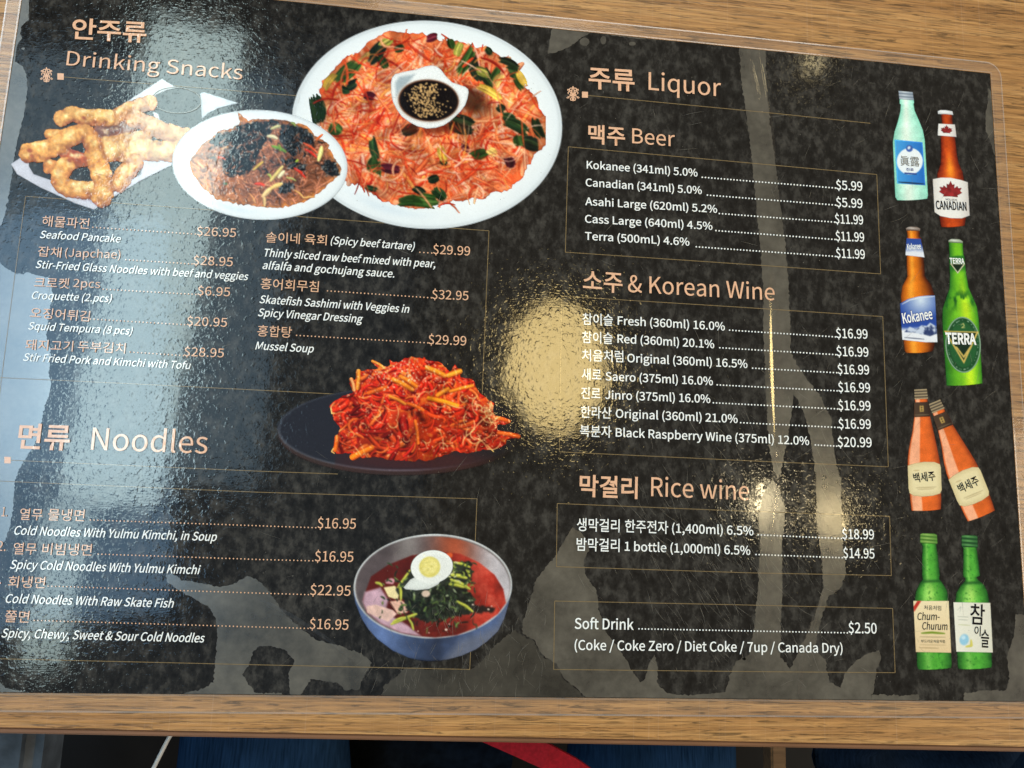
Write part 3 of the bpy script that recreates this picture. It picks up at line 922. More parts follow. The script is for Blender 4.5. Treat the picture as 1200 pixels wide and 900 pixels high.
# ------------------------------------------------------------------ printed pictures
class Pic:
    """a small printed picture: ink colours worked out on a fine grid, kept as a flat mesh"""
    def __init__(s, x0, y0, x1, y1, step):
        s.x0, s.y0, s.step = x0, y0, step
        s.nx = int((x1 - x0) / step) + 1; s.ny = int((y1 - y0) / step) + 1
        s.X, s.Y = np.meshgrid(x0 + np.arange(s.nx) * step, y0 + np.arange(s.ny) * step)
        s.rgb = np.zeros((s.ny, s.nx, 3)); s.a = np.zeros((s.ny, s.nx))

    def box(s, xa, ya, xb, yb):
        i0 = max(0, int((xa - s.x0) / s.step)); i1 = min(s.nx, int((xb - s.x0) / s.step) + 2)
        j0 = max(0, int((ya - s.y0) / s.step)); j1 = min(s.ny, int((yb - s.y0) / s.step) + 2)
        if i1 <= i0 or j1 <= j0:
            return None
        return slice(j0, j1), slice(i0, i1)

    def put(s, sl, m, col, keep=False):
        """blend col (sRGB 0-255, constant or per point) with mask m; keep = stay inside what is painted already"""
        if keep:
            m = m * s.a[sl]
        col = np.asarray(col, float)
        if col.ndim == 1:
            col = col[None, None, :]
        a0 = s.a[sl]
        an = m + a0 * (1 - m)
        with np.errstate(invalid='ignore', divide='ignore'):
            c = (col * m[..., None] + s.rgb[sl] * (a0 * (1 - m))[..., None]) / np.maximum(an, 1e-6)[..., None]
        s.rgb[sl] = np.where(an[..., None] > 1e-5, c, s.rgb[sl])
        s.a[sl] = an

    def full(s):
        return (slice(0, s.ny), slice(0, s.nx))

    def poly_mask(s, pts, soft=0.7):
        """signed distance to polygon -> soft mask"""
        pts = np.asarray(pts, float)
        sl = s.box(pts[:, 0].min() - 2, pts[:, 1].min() - 2, pts[:, 0].max() + 2, pts[:, 1].max() + 2)
        if sl is None:
            return None, None, None
        X = s.X[sl]; Y = s.Y[sl]
        d2 = np.full(X.shape, 1e9); ins = np.zeros(X.shape, bool)
        n = len(pts)
        for i in range(n):
            ax, ay = pts[i]; bx, by = pts[(i + 1) % n]
            ex, ey = bx - ax, by - ay
            t = np.clip(((X - ax) * ex + (Y - ay) * ey) / (ex * ex + ey * ey + 1e-9), 0, 1)
            d2 = np.minimum(d2, (X - ax - t * ex) ** 2 + (Y - ay - t * ey) ** 2)
            c = ((ay > Y) != (by > Y))
            if ey != 0:
                ins ^= c & (X < ex * (Y - ay) / ey + ax)
        d = np.sqrt(d2) * np.where(ins, 1, -1)
        return sl, np.clip(d / soft + 0.5, 0, 1), d

    def poly(s, pts, col, soft=0.7, keep=False, shade=None):
        sl, m, d = s.poly_mask(pts, soft)
        if sl is None:
            return
        c = np.asarray(col, float)
        if shade:
            c = c[None, None, :] * np.clip(shade(s.X[sl], s.Y[sl], d), 0, 2)[..., None]
        s.put(sl, m, np.clip(c, 0, 255), keep)

    def ell(s, cx, cy, rx, ry, col, rot=0.0, soft=0.7, keep=False, op=1.0):
        R = max(rx, ry) + 2
        sl = s.box(cx - R, cy - R, cx + R, cy + R)
        if sl is None:
            return
        X = s.X[sl] - cx; Y = s.Y[sl] - cy
        c, n = math.cos(rot), math.sin(rot)
        u = (X * c + Y * n) / rx; v = (-X * n + Y * c) / ry
        q = np.sqrt(u * u + v * v)
        m = np.clip((1 - q) * min(rx, ry) / soft + 0.5, 0, 1) * op
        s.put(sl, m, col, keep)

    def stroke(s, pts, w, col, dark=0.35, light=0.25, keep=False, soft=0.6, op=1.0, taper=True, edge=None):
        """one rounded strand: colour darker along its sides, lighter along its back"""
        pts = np.asarray(pts, float)
        R = w + 1.5
        sl = s.box(pts[:, 0].min() - R, pts[:, 1].min() - R, pts[:, 0].max() + R, pts[:, 1].max() + R)
        if sl is None:
            return
        X = s.X[sl]; Y = s.Y[sl]
        best = np.full(X.shape, 1e9); side = np.zeros(X.shape); T = np.zeros(X.shape)
        n = len(pts) - 1
        for i in range(n):
            ax, ay = pts[i]; ex, ey = pts[i + 1] - pts[i]
            L2 = ex * ex + ey * ey + 1e-9
            t = np.clip(((X - ax) * ex + (Y - ay) * ey) / L2, 0, 1)
            d = np.hypot(X - ax - t * ex, Y - ay - t * ey)
            sd = (ex * (Y - ay) - ey * (X - ax)) / math.sqrt(L2)
            if ex < 0:
                sd = -sd
            b = d < best
            best = np.where(b, d, best); side = np.where(b, sd, side); T = np.where(b, (i + t) / n, T)
        ww = w * (np.clip(np.sin(np.pi * (0.06 + 0.88 * T)), 0, 1) ** 0.4 if taper else 1.0)
        m = np.clip((ww - best) / soft + 0.5, 0, 1) * op
        p = np.clip(side / np.maximum(w, 0.3), -1, 1)
        sh = 1 - dark * np.clip(p, 0, 1) ** 2 - 0.5 * dark * np.clip(-p, 0, 1) ** 4 + light * np.exp(-((p + 0.35) / 0.35) ** 2)
        base = np.asarray(col, float)[None, None, :]
        if edge is not None:
            ed = np.clip((np.abs(p) - .25) / .75, 0, 1)[..., None] ** 1.3
            base = base + (np.asarray(edge, float)[None, None, :] - base) * ed
        c = np.clip(base * sh[..., None], 0, 255)
        s.put(sl, m, c, keep)

    def soften(s, n=1):
        """the slight blur of a printed photograph"""
        for _ in range(n):
            for ax in (0, 1):
                w = s.a + 1e-6; c = s.rgb * w[..., None]
                num = 2 * c + np.roll(c, 1, ax) + np.roll(c, -1, ax); den = 2 * w + np.roll(w, 1, ax) + np.roll(w, -1, ax)
                s.rgb = num / den[..., None]

    def grade(s, mul=(1, 1, 1), depth=0.0, scale=14, seed=3, contrast=1.0):
        """tone of the printed photograph: tint, broad light and dark, contrast"""
        f = 1 + depth * (fbm(s.X, s.Y, scale, 3, seed) - .5) * 2
        c = s.rgb * np.asarray(mul) * f[..., None]
        s.rgb = np.clip((c - 110) * contrast + 110, 0, 255)

    def build(s, name, z, parent, label=None, noise=0.03, soft=1):
        """mesh of the painted points only"""
        s.soften(soft)
        vis = s.a > 0.02
        q = vis[:-1, :-1] | vis[1:, :-1] | vis[:-1, 1:] | vis[1:, 1:]
        use = np.zeros_like(vis)
        use[:-1, :-1] |= q; use[1:, :-1] |= q; use[:-1, 1:] |= q; use[1:, 1:] |= q
        # spread colour to the faded border so that it does not darken
        idx = -np.ones(vis.shape, int)
        idx[use] = np.arange(use.sum())
        co = PL(s.X[use], s.Y[use], z)
        jj, ii = np.nonzero(q)
        quads = np.stack([idx[jj, ii], idx[jj + 1, ii], idx[jj + 1, ii + 1], idx[jj, ii + 1]], 1)
        me = bpy.data.meshes.new(name)
        me.vertices.add(len(co)); me.vertices.foreach_set('co', co.ravel())
        me.loops.add(quads.size); me.loops.foreach_set('vertex_index', quads.ravel().astype(np.int32))
        me.polygons.add(len(quads)); me.polygons.foreach_set('loop_start', np.arange(0, quads.size, 4, dtype=np.int32))
        rgb = s.rgb.copy()
        for _ in range(2):
            bad = s.a <= 0.01 if _ == 0 else bad
            acc = np.zeros_like(rgb); wt = np.zeros(s.a.shape)
            for dy in (-1, 0, 1):
                for dx in (-1, 0, 1):
                    r2 = np.roll(np.roll(rgb, dy, 0), dx, 1); ok = np.roll(np.roll(~bad, dy, 0), dx, 1)
                    acc += r2 * ok[..., None]; wt += ok
            fix = bad & (wt > 0)
            rgb[fix] = acc[fix] / wt[fix][:, None]
            bad = bad & ~fix
        g = RNG.normal(0, 1, s.a.shape)
        rgb = rgb * (1 + noise * g[..., None])
        c = np.concatenate([lin(np.clip(rgb[use], 0, 255)), s.a[use][:, None]], 1)
        at = me.color_attributes.new('ink', 'FLOAT_COLOR', 'POINT')
        at.data.foreach_set('color', c.ravel())
        me.materials.append(M_PRINT)
        me.update(calc_edges=True)
        me.validate()
        o = link(bpy.data.objects.new(name, me), parent)
        if label:
            o['label'] = label
        return o


def fbm(X, Y, scale, oct=4, seed=0):
    """value noise, 0..1"""
    r = np.random.default_rng(seed)
    tot = np.zeros(X.shape); amp = 1.0; sm = 0
    for o in range(oct):
        G = r.random((64, 64))
        x = X / scale * 2 ** o + 17.3 * o; y = Y / scale * 2 ** o + 9.1 * o
        xi = np.floor(x).astype(int); yi = np.floor(y).astype(int)
        fx = x - xi; fy = y - yi
        fx = fx * fx * (3 - 2 * fx); fy = fy * fy * (3 - 2 * fy)
        a = G[yi % 64, xi % 64]; b = G[yi % 64, (xi + 1) % 64]; c = G[(yi + 1) % 64, xi % 64]; d = G[(yi + 1) % 64, (xi + 1) % 64]
        tot += amp * ((a * (1 - fx) + b * fx) * (1 - fy) + (c * (1 - fx) + d * fx) * fy)
        sm += amp; amp *= 0.55
    return tot / sm


def lerp(a, b, t):
    return np.asarray(a, float) + (np.asarray(b, float) - np.asarray(a, float)) * np.asarray(t)[..., None]


def curl(r, x, y, ang, ln, bend, n=5):
    pts = [(x, y)]; a = ang
    for i in range(n):
        pts.append((pts[-1][0] + math.cos(a) * ln / n, pts[-1][1] + math.sin(a) * ln / n))
        a += bend / n
    return pts


def ellipse_pts(cx, cy, rx, ry, rot=0.0, n=72):
    return [(cx + rx * math.cos(a) * math.cos(rot) - ry * math.sin(a) * math.sin(rot),
             cy + rx * math.cos(a) * math.sin(rot) + ry * math.sin(a) * math.cos(rot)) for a in np.linspace(0, 2 * math.pi, n, endpoint=False)]


def rough_outline(pts, amp, seed, step=3.0):
    return [tuple(p) for p in ragged(pts, amp, step, seed)]


def leaf(P, x, y, ang, ln, w, col=(34, 66, 42), seed=0, hi=(104, 150, 84)):
    """scallion piece: many fibres side by side, ragged ends, a paler stripe and glints"""
    r = np.random.default_rng(int(x * 31 + y * 17 + seed))
    a = math.radians(ang); bend = r.normal(0, .12); n = max(4, int(w / 1.0))
    col = np.array(col, float); hi = np.array(hi, float)
    pale = r.uniform(-.6, .6)
    order = list(range(n)); r.shuffle(order)
    sk = r.normal(0, .35)
    for pass_ in (0, 1):
        for k in order:
            v = (k / (n - 1) - .5)
            u0 = -ln / 2 * r.uniform(.72, 1.0) + sk * v * w; u1 = ln / 2 * r.uniform(.7, 1.0) + sk * v * w
            if pass_:
                if r.random() < .45:
                    continue
                u0 = r.uniform(-.45, .1) * ln; u1 = u0 + r.uniform(.2, .5) * ln
            pts = []
            for t in np.linspace(u0, u1, 5):
                off = v * w * (1 - .35 * (2 * t / ln) ** 2) + bend * t * t / ln * 2
                pts.append((x + t * math.cos(a) - off * math.sin(a), y + t * math.sin(a) + off * math.cos(a)))
            m = np.clip(1 - abs(v * 2 - pale) / .5, 0, 1) * r.uniform(.1, .6)
            c = (col + (hi - col) * m) * r.uniform(.6, 1.3)
            P.stroke(pts, 1.0 if not pass_ else .55, np.clip(c, 0, 255), .25, .15, op=1 if not pass_ else .7)


def flat_plate(name, cx, cy, rx, ry, rot, shade):
    P = Pic(cx - rx - 4, cy - ry - 4 - abs(rot) * rx, cx + rx + 4, cy + ry + 4 + abs(rot) * rx, 1.0)
    sl = P.full()
    c, n = math.cos(rot), math.sin(rot)
    X = P.X - cx; Y = P.Y - cy
    u = (X * c + Y * n) / rx; v = (-X * n + Y * c) / ry
    q = np.sqrt(u * u + v * v)
    m = np.clip((1 - q) * min(rx, ry) / 0.9 + 0.5, 0, 1)
    P.put(sl, m, shade(P.X, P.Y, u, v, q))
    return P


# ---- white plate with the seafood pancake
def shade_white(X, Y, u, v, q):
    base = lerp((240, 243, 244), (226, 232, 236), np.clip((q - 0.80) / 0.2, 0, 1) ** 2)
    edge = np.exp(-((q - 0.985) / 0.012) ** 2)
    base = base * (1 - 0.08 * edge[..., None])
    low = np.clip(v - 0.55, 0, 1) * np.exp(-((u + 0.35) / 0.35) ** 2) * np.exp(-((q - 0.86) / 0.05) ** 2)
    base = base - low[..., None] * np.array([70, 46, 24])
    return np.clip(base * (0.985 + 0.03 * fbm(X, Y, 40, 3, 2)[..., None]), 0, 255)


P = flat_plate('plate', 500.3, 146.2, 158.3, 121.8, 0.045, shade_white)
plate_a = P.build('printed_plate', Z_PLATE, menu, 'printed white plate of seafood pancake with dipping sauce', 0.008)

r = np.random.default_rng(11)
P = Pic(362, 34, 640, 250, 0.8)
angs = np.linspace(0, 2 * math.pi, 60, endpoint=False)
rad = 1 + 0.035 * np.sin(3 * angs + 1) + 0.03 * np.sin(7 * angs + 2) + 0.02 * r.normal(0, 1, 60)
outl = [(501.5 + 134 * k * math.cos(a), 142 + 101 * k * math.sin(a) + 6 * math.cos(a)) for a, k in zip(angs, rad)]
outl = rough_outline(outl, 0.9, 4)
sl, m, dd = P.poly_mask(outl, 1.2)
n1 = fbm(P.X, P.Y, 34, 4, 21)[sl]; n2 = fbm(P.X, P.Y, 12, 4, 22)[sl]
c = lerp((232, 176, 122), (208, 104, 60), np.clip((n1 - 0.33) * 2.6, 0, 1))
c = lerp(c, (250, 226, 200), np.clip((n2 - 0.55) * 3.5, 0, 1) * 0.8)
c = lerp(c, (206, 84, 48), np.clip((0.42 - n2) * 4, 0, 1) * 0.7)
c = lerp(c, (190, 92, 46), np.exp(-np.clip(dd, 0, 99) / 2.0) * 0.6)
P.put(sl, m, c)
pal = [((206, 68, 40), 5), ((224, 98, 56), 6), ((238, 150, 96), 6), ((250, 208, 168), 6), ((252, 226, 204), 4), ((176, 44, 32), 3), ((236, 176, 92), 3), ((140, 40, 34), 1.2)]
cols = [p[0] for p in pal]; pr = np.array([p[1] for p in pal]); pr = pr / pr.sum()
def inside(x, y, k=0.97):
    return ((x - 501.5) / 132) ** 2 + ((y - 142) / 99) ** 2 < k * k
flow = lambda x, y: 2.6 * math.sin(x * 0.017 + 1.3 * math.sin(y * 0.023)) + 1.4 * math.cos(y * 0.031 + x * 0.009) + 0.6
def strands(n, lmin, lmax, ws, wp, op0=.7, avoid=False):
    for k in range(n):
        x = r.uniform(366, 638); y = r.uniform(40, 246)
        if not inside(x, y):
            continue
        if avoid and abs(x - 552) < 24 and abs(y - 117) < 16:
            continue
        a = flow(x, y) + r.normal(0, 0.7)
        ln = r.uniform(lmin, lmax); w = r.choice(ws, p=wp)
        i = r.choice(len(cols), p=pr)
        col = np.array(cols[i]) * r.uniform(.88, 1.06)
        pts = curl(r, x - math.cos(a) * ln / 2, y - math.sin(a) * ln / 2, a, ln, r.normal(0, 1.1), 7)
        ed = np.array([(206, 78, 44), (222, 116, 66), (178, 52, 38)][r.integers(3)])
        P.stroke(pts, w, col, 0.22, 0.2, op=r.uniform(op0, 1), keep=not inside(x, y, 0.88) and r.random() < .8, edge=ed if w > .9 else None)
pale = [(246, 196, 150), (250, 222, 198), (238, 170, 116), (240, 190, 104), (228, 134, 84)]
keep_cols, keep_pr = cols, pr
cols, pr = pale, np.array([.3, .25, .2, .1, .15])
strands(330, 16, 44, [2.6, 3.8, 5.2], [.4, .35, .25], .55)
cols, pr = keep_cols, keep_pr
strands(560, 14, 60, [0.7, 1.0, 1.4, 2.0], [.3, .3, .25, .15])
cols, pr = pale, np.array([.3, .25, .2, .1, .15])
strands(150, 14, 38, [2.0, 3.0, 4.0], [.4, .35, .25], .55)
cols, pr = keep_cols, keep_pr
strands(330, 14, 54, [0.6, 0.9, 1.3, 1.8], [.3, .3, .25, .15])
G = [(373, 128, 80, 32, 14), (407, 84, -42, 32, 13), (441, 62, -52, 28, 12), (468, 57, -20, 11, 6), (449, 73, 60, 14, 7), (412, 100, -30, 13, 8), (404, 106, 20, 10, 6),
     (546, 72, -62, 34, 10), (556, 82, 70, 28, 9), (571, 92, 60, 20, 9), (580, 88, -60, 20, 6), (597, 73, 25, 24, 6), (602, 84, 20, 13, 11), (607, 97, 62, 18, 5),
     (587, 127, 30, 9, 7), (597, 138, 25, 16, 8), (393, 152, 40, 15, 12), (480, 152, -20, 18, 10), (438, 175, 76, 26, 7), (438, 195, 85, 17, 13), (491, 223, 25, 13, 6),
     (435, 221, 15, 14, 4), (488, 235, 5, 38, 10), (541, 146, 15, 28, 18), (606, 147, 28, 30, 10), (608, 165, 70, 12, 10), (622, 168, 20, 18, 13), (630, 151, 68, 24, 8),
     (562, 181, -15, 17, 9), (508, 210, -20, 12, 7), (515, 227, 40, 17, 9), (503, 234, 10, 20, 10), (520, 189, 20, 8, 6), (573, 60, 50, 9, 5), (529, 52, 70, 12, 6)]
for i, g in enumerate(G):
    leaf(P, g[0], g[1], g[2], g[3] * 1.12, g[4] * 1.18, col=[(34, 66, 42), (52, 96, 48), (28, 48, 40)][i % 3], seed=i)
for i, g in enumerate([(385, 95, -55, 24, 7), (452, 50, -30, 14, 9), (427, 69, -45, 18, 6), (575, 107, 30, 34, 8), (537, 58, -70, 18, 8), (577, 178, 30, 12, 8), (518, 181, 70, 22, 8), (565, 84, 20, 18, 9), (583, 94, -60, 18, 8), (611, 92, 60, 20, 7)]):
    leaf(P, *g, col=[(206, 196, 84), (150, 176, 84), (226, 206, 120)][i % 3], seed=40 + i, hi=(240, 234, 170))
for i, g in enumerate([(458, 198, 10, 24, 10), (598, 190, 70, 14, 10), (433, 112, 10, 14, 8), (506, 44, -20, 14, 8), (545, 172, 50, 12, 7)]):
    leaf(P, *g, col=(84, 34, 52), seed=70 + i, hi=(200, 110, 130))
P.ell(552, 117, 22, 15, (60, 44, 34), 0.5, 14, True, 0.8)
P.ell(500, 150, 46, 8, (96, 46, 34), 0.0, 7, True, 0.65)
strands(330, 10, 44, [.55, .8, 1.2, 1.8], [.3, .3, .25, .15], .5, True)
P.grade((.95, .80, .76), .34, 16, 3, 1.12)
P.build('food', Z_FOOD, plate_a, 'printed orange red seafood pancake with green scallions')

P = Pic(452, 72, 556, 156, 0.7)
cup = [(458.3, 96.7), (459.5, 91), (463, 87), (474, 84), (487, 81.7), (499, 77.5), (506.7, 76.7), (512, 78), (516.7, 81.7), (523, 90), (530, 96.7), (540, 100), (545, 101.7), (548.5, 104.5), (549, 108.3), (547.5, 116), (545, 123), (540, 130), (533, 136.7), (527, 142), (520, 146.7), (511, 149.5), (500, 150.5), (489, 147.8), (480, 143), (471, 136.5), (465, 128), (460.5, 119), (458.6, 109)]
P.poly(cup, (242, 243, 242), 0.9, shade=lambda X, Y, d: 1 - 0.12 * np.exp(-np.clip(d, 0, 9) / 1.2))
P.poly([(463, 97), (468, 90), (486, 87), (480, 95), (472, 106), (470, 120), (464, 112)], (168, 180, 186), 4)
P.ell(502, 118.5, 37.5, 26, (214, 206, 198), 0.06, 3)
P.ell(502.2, 117.8, 35.6, 24.6, (120, 74, 50), 0.06, 1.2)
P.ell(502.4, 117.9, 34.2, 23.4, (18, 14, 15), 0.06, 1.5)
for k in range(330):
    cx, cy, s = [(490, 103, 7), (499, 112, 8), (500, 122, 7), (494, 131, 5), (512, 128, 6), (507, 102, 6), (486, 116, 5)][r.integers(7)]
    x, y = r.normal(cx, s), r.normal(cy, s * .8)
    if ((x - 502.4) / 32) ** 2 + ((y - 118) / 21) ** 2 < 1:
        P.ell(x, y, r.uniform(.8, 1.4), r.uniform(.6, 1), np.array([218, 172, 112]) * r.uniform(.7, 1.15), r.uniform(0, 3), .6)
P.build('sauce_cup', Z_TOP, plate_a, 'printed white cup of black sauce with sesame')

# ---- white plate with glass noodles
P = flat_plate('plate', 304.5, 193.2, 102.6, 64.2, 0.05, shade_white)
plate_b = P.build('printed_plate', Z_FOOD + 4e-5, menu, 'printed white oval plate of brown glass noodles', 0.008)
r = np.random.default_rng(12)
P = Pic(218, 128, 404, 250, 0.75)
K = 5.4545
nood = [(125, 380), (165, 320), (200, 270), (250, 240), (300, 185), (380, 170), (440, 140), (432, 65), (450, 80), (495, 122), (560, 108), (620, 110), (690, 110), (780, 130), (870, 150), (920, 215), (1000, 260), (1040, 350), (1085, 410), (1080, 460), (1020, 510), (960, 570), (850, 640), (700, 675), (600, 670), (450, 650), (300, 620), (200, 540), (140, 460)]
nood = [(200 + x / K, 120 + y / K) for x, y in nood]
sl, m, dd = P.poly_mask(rough_outline(nood, .7, 9), 1.5)
X = P.X[sl]; Y = P.Y[sl]
n1 = fbm(X, Y, 14, 4, 31)
left = np.clip((X - 225) / 120, 0, 1)
c = lerp((196, 128, 84), (128, 78, 58), left)
c = lerp(c, (84, 50, 42), np.clip((n1 - .5) * 3.5, 0, 1) * .8)
c = lerp(c, (226, 148, 76), np.exp(-np.clip(dd, 0, 50) / 4) * .9)
P.put(sl, m, c)
for k in range(1000):
    x = r.uniform(222, 400); y = r.uniform(140, 246)
    q = ((x - 311) / 86) ** 2 + ((y - 193) / 50) ** 2
    if q > .92:
        continue
    t = np.clip((x - 225) / 120, 0, 1)
    col = lerp((214, 140, 100), (150, 98, 78), np.array(t)) * r.choice([.55, .8, 1, 1.15, 1.35], p=[.2, .25, .25, .2, .1])
    P.stroke(curl(r, x, y, r.uniform(0, 6.3), r.uniform(8, 26), r.normal(0, 2.0), 6), r.uniform(.6, 1.3), np.clip(col, 0, 255), .45, .3, True, op=r.uniform(.6, 1))
def wood_ear(pts, seed):
    pts = [(200 + x / K, 120 + y / K) for x, y in pts]
    P.poly(rough_outline(pts, 1.0, seed, 2.4), (30, 35, 40), .9, shade=lambda X, Y, d: .5 + 1.1 * fbm(X, Y, 7, 4, seed))
    xs = [p[0] for p in pts]; ys = [p[1] for p in pts]
    for k in range(int(len(pts) * 8)):
        x = r.uniform(min(xs), max(xs)); y = r.uniform(min(ys), max(ys))
        P.stroke(curl(r, x, y, r.uniform(0, 6.3), r.uniform(2, 6), r.normal(0, 1), 3), r.uniform(.4, .7), r.choice([[190, 198, 206], [90, 98, 106], [14, 18, 22], [96, 66, 58]]), .1, .2, True, op=r.uniform(.3, .8))
wood_ear([(245, 255), (300, 200), (380, 190), (440, 145), (540, 125), (610, 115), (690, 112), (700, 150), (640, 190), (600, 260), (560, 330), (540, 400), (440, 470), (380, 470), (330, 400), (345, 300), (300, 280)], 51)
wood_ear([(700, 140), (780, 145), (860, 165), (915, 220), (920, 265), (840, 260), (830, 330), (770, 340), (720, 280), (690, 230)], 52)
wood_ear([(1000, 365), (1045, 380), (1080, 430), (1080, 465), (1030, 475), (980, 440), (960, 400)], 53)
wood_ear([(700, 520), (760, 500), (800, 540), (740, 580), (690, 580)], 54)
wood_ear([(700, 370), (780, 360), (870, 400), (850, 440), (760, 420)], 55)
for k in range(300):
    x = r.normal(300, 40); y = r.normal(172, 20)
    t = r.random()
    col = (196, 200, 204) if t < .18 else ((128, 84, 68) if t < .6 else ((176, 118, 92) if t < .75 else (20, 24, 28)))
    P.stroke(curl(r, x, y, r.uniform(0, 6.3), r.uniform(2, 4) if t < .18 else r.uniform(4, 13), r.normal(0, 2), 5), r.uniform(.4, .7) if t < .18 else r.uniform(.6, 1.1), col, .4, .3, True, op=r.uniform(.5, .95))
for x0, y0, x1, y1, w, col in ((600, 660, 590, 590, 2.6, (232, 196, 140)), (590, 600, 640, 550, 4, (236, 200, 146)), (640, 550, 710, 520, 3.6, (230, 190, 120)), (640, 500, 715, 410, 3, (226, 204, 130)), (690, 480, 725, 440, 3, (238, 226, 190)),
                               (530, 430, 590, 380, 2, (214, 184, 90)), (620, 215, 680, 230, 3, (216, 210, 180)), (640, 170, 700, 150, 2.4, (186, 184, 140)), (945, 370, 965, 285, 3.4, (238, 226, 150)), (850, 260, 935, 320, 2, (222, 96, 62)), (860, 300, 930, 350, 2, (206, 60, 48)), (790, 420, 860, 480, 2.2, (208, 62, 46)), (930, 240, 970, 205, 1.6, (224, 110, 60)), (540, 520, 600, 530, 2.4, (206, 66, 44)), (300, 350, 350, 365, 1.8, (210, 92, 60)),
                               (650, 280, 735, 315, 2.6, (106, 146, 60)), (690, 270, 700, 310, 1.6, (130, 160, 60)), (800, 380, 815, 370, 2, (168, 190, 50)), (770, 130, 795, 150, 2, (150, 170, 100)), (740, 480, 800, 500, 1.4, (176, 186, 120)), (620, 460, 640, 480, 2, (176, 186, 96)), (340, 520, 360, 525, 1.8, (80, 110, 80)),
                               (790, 560, 850, 610, 1.2, (236, 176, 112)), (850, 610, 920, 605, 1.2, (236, 176, 112)), (500, 580, 540, 640, 1.1, (230, 160, 104)), (320, 300, 370, 285, 1.4, (214, 156, 100))):
    P.stroke([(200 + x0 / K, 120 + y0 / K), (200 + (x0 + x1) / 2 / K + .8, 120 + (y0 + y1) / 2 / K - .8), (200 + x1 / K, 120 + y1 / K)], w * .8, col, .4, .15)
for k in range(90):
    x = r.uniform(240, 395); y = r.uniform(145, 235)
    P.ell(x, y, r.uniform(.4, .8), r.uniform(.3, .6), (240, 226, 206), 0, .5, True, r.uniform(.4, .9))
P.grade((1, .97, .92), .25, 12, 4, 1.08)
P.build('food', Z_FOOD + 8e-5, plate_b, 'printed brown glass noodles with black mushrooms and vegetables')

# ---- squid tempura in a paper tray
r = np.random.default_rng(13)
P = Pic(6, 86, 290, 250, 0.8)
Q = lambda pts: [(x / K, 85 + y / K) for x, y in pts]
paper_sh = lambda X, Y, d: .93 + .16 * fbm(X, Y, 18, 3, 5) - .12 * np.exp(-np.clip(d, 0, 9) / 1.0)
P.poly(Q([(70, 585), (160, 525), (182, 540), (185, 600), (215, 650), (330, 690), (400, 760), (600, 800), (650, 825), (730, 745), (900, 650), (905, 560), (1105, 560), (1100, 590), (900, 690), (700, 810), (600, 875), (480, 835), (260, 735), (110, 650)]), (206, 204, 214), .9, shade=paper_sh)
P.poly(Q([(330, 690), (400, 760), (600, 800), (650, 825), (620, 840), (480, 800), (350, 730)]), (176, 164, 176), 3)
P.poly(Q([(690, 265), (1035, 40), (1130, 98), (1070, 110), (1000, 140), (975, 170), (940, 160), (860, 170), (760, 240), (720, 275)]), (222, 228, 232), .9, shade=paper_sh)
P.poly(Q([(1280, 135), (1300, 125), (1525, 195), (1400, 225), (1330, 260), (1290, 300), (1285, 200)]), (206, 214, 222), .9, shade=paper_sh)
P.poly(Q([(975, 250), (1010, 262), (1022, 305), (990, 290)]), (222, 228, 232), .9)
tray = P.build('printed_tray', Z_PLATE - 2e-5, menu, 'printed white paper tray of battered squid tempura')
b = MB(); b.strip([(p[0], p[1]) for p in ellipse_pts(207, 117.5, 28.5, 15, 0.05, 40)] + [ellipse_pts(207, 117.5, 28.5, 15, 0.05, 40)[0]], 1.1, Z_FOOD - 2e-5)
b.build('sauce_cup', M_GREY, tray)
P = Pic(16, 100, 232, 246, 0.75)
def tempura(pts, w, seed, base=(228, 170, 92)):
    rr = np.random.default_rng(seed)
    pts = np.array(Q(pts)); t = np.linspace(0, len(pts) - 1, 26)
    pts = np.stack([np.interp(t, np.arange(len(pts)), pts[:, k]) for k in (0, 1)], 1)
    for _ in range(2):
        pts[1:-1] = (pts[:-2] + pts[1:-1] * 2 + pts[2:]) / 4
    sh0 = P.box(pts[:, 0].min() - w - 4, pts[:, 1].min() - w - 4, pts[:, 0].max() + w + 4, pts[:, 1].max() + w + 6)
    X = P.X[sh0]; Y = P.Y[sh0]
    d = np.full(X.shape, 1e9); sd = np.zeros(X.shape)
    for (ax, ay), (bx, by) in zip(pts[:-1], pts[1:]):
        ex, ey = bx - ax, by - ay; L2 = ex * ex + ey * ey + 1e-9
        tt = np.clip(((X - ax) * ex + (Y - ay) * ey) / L2, 0, 1)
        q = np.hypot(X - ax - tt * ex, Y - ay - tt * ey); bb = q < d
        d = np.where(bb, q, d); sd = np.where(bb, Y - ay - tt * ey, sd)
    bump = fbm(X, Y, 6.5, 4, seed)
    W = w * 1.10 * (0.80 + 0.44 * bump)
    m = np.clip((W - d) / 0.9 + .5, 0, 1)
    p = d / W; up = -sd / W
    sh = 1.02 - .36 * p ** 2.2 + .24 * up + (bump - .5) * .85
    c = lerp((150, 84, 40), base, np.clip(sh * 1.7 - .75, 0, 1))
    c = lerp(c, (252, 232, 178), np.clip((sh - 1.02) * 3.2, 0, 1))
    fine = fbm(X, Y, 2.6, 2, seed + 9)
    c = np.clip(c * (.88 + .36 * fine[..., None]), 0, 255)
    c = lerp(c, (150, 76, 34), np.clip((fbm(X, Y, 9, 2, seed + 31) - .66) * 5, 0, 1) * .3)
    # shade under the piece on what lies below
    P.put(sh0, np.clip((W + 2.4 - np.hypot(d, 0)) / 3, 0, 1) * .5 * np.clip(sd / W + .2, 0, 1), (70, 42, 30), True)
    P.put(sh0, m, c)
tempura([(650, 320), (740, 350), (840, 330)], 8, 1, (150, 128, 124))
tempura([(640, 370), (700, 390), (740, 380)], 7, 2, (120, 84, 78))
tempura([(705, 300), (800, 250), (900, 205), (955, 195)], 8, 3, (222, 176, 118))
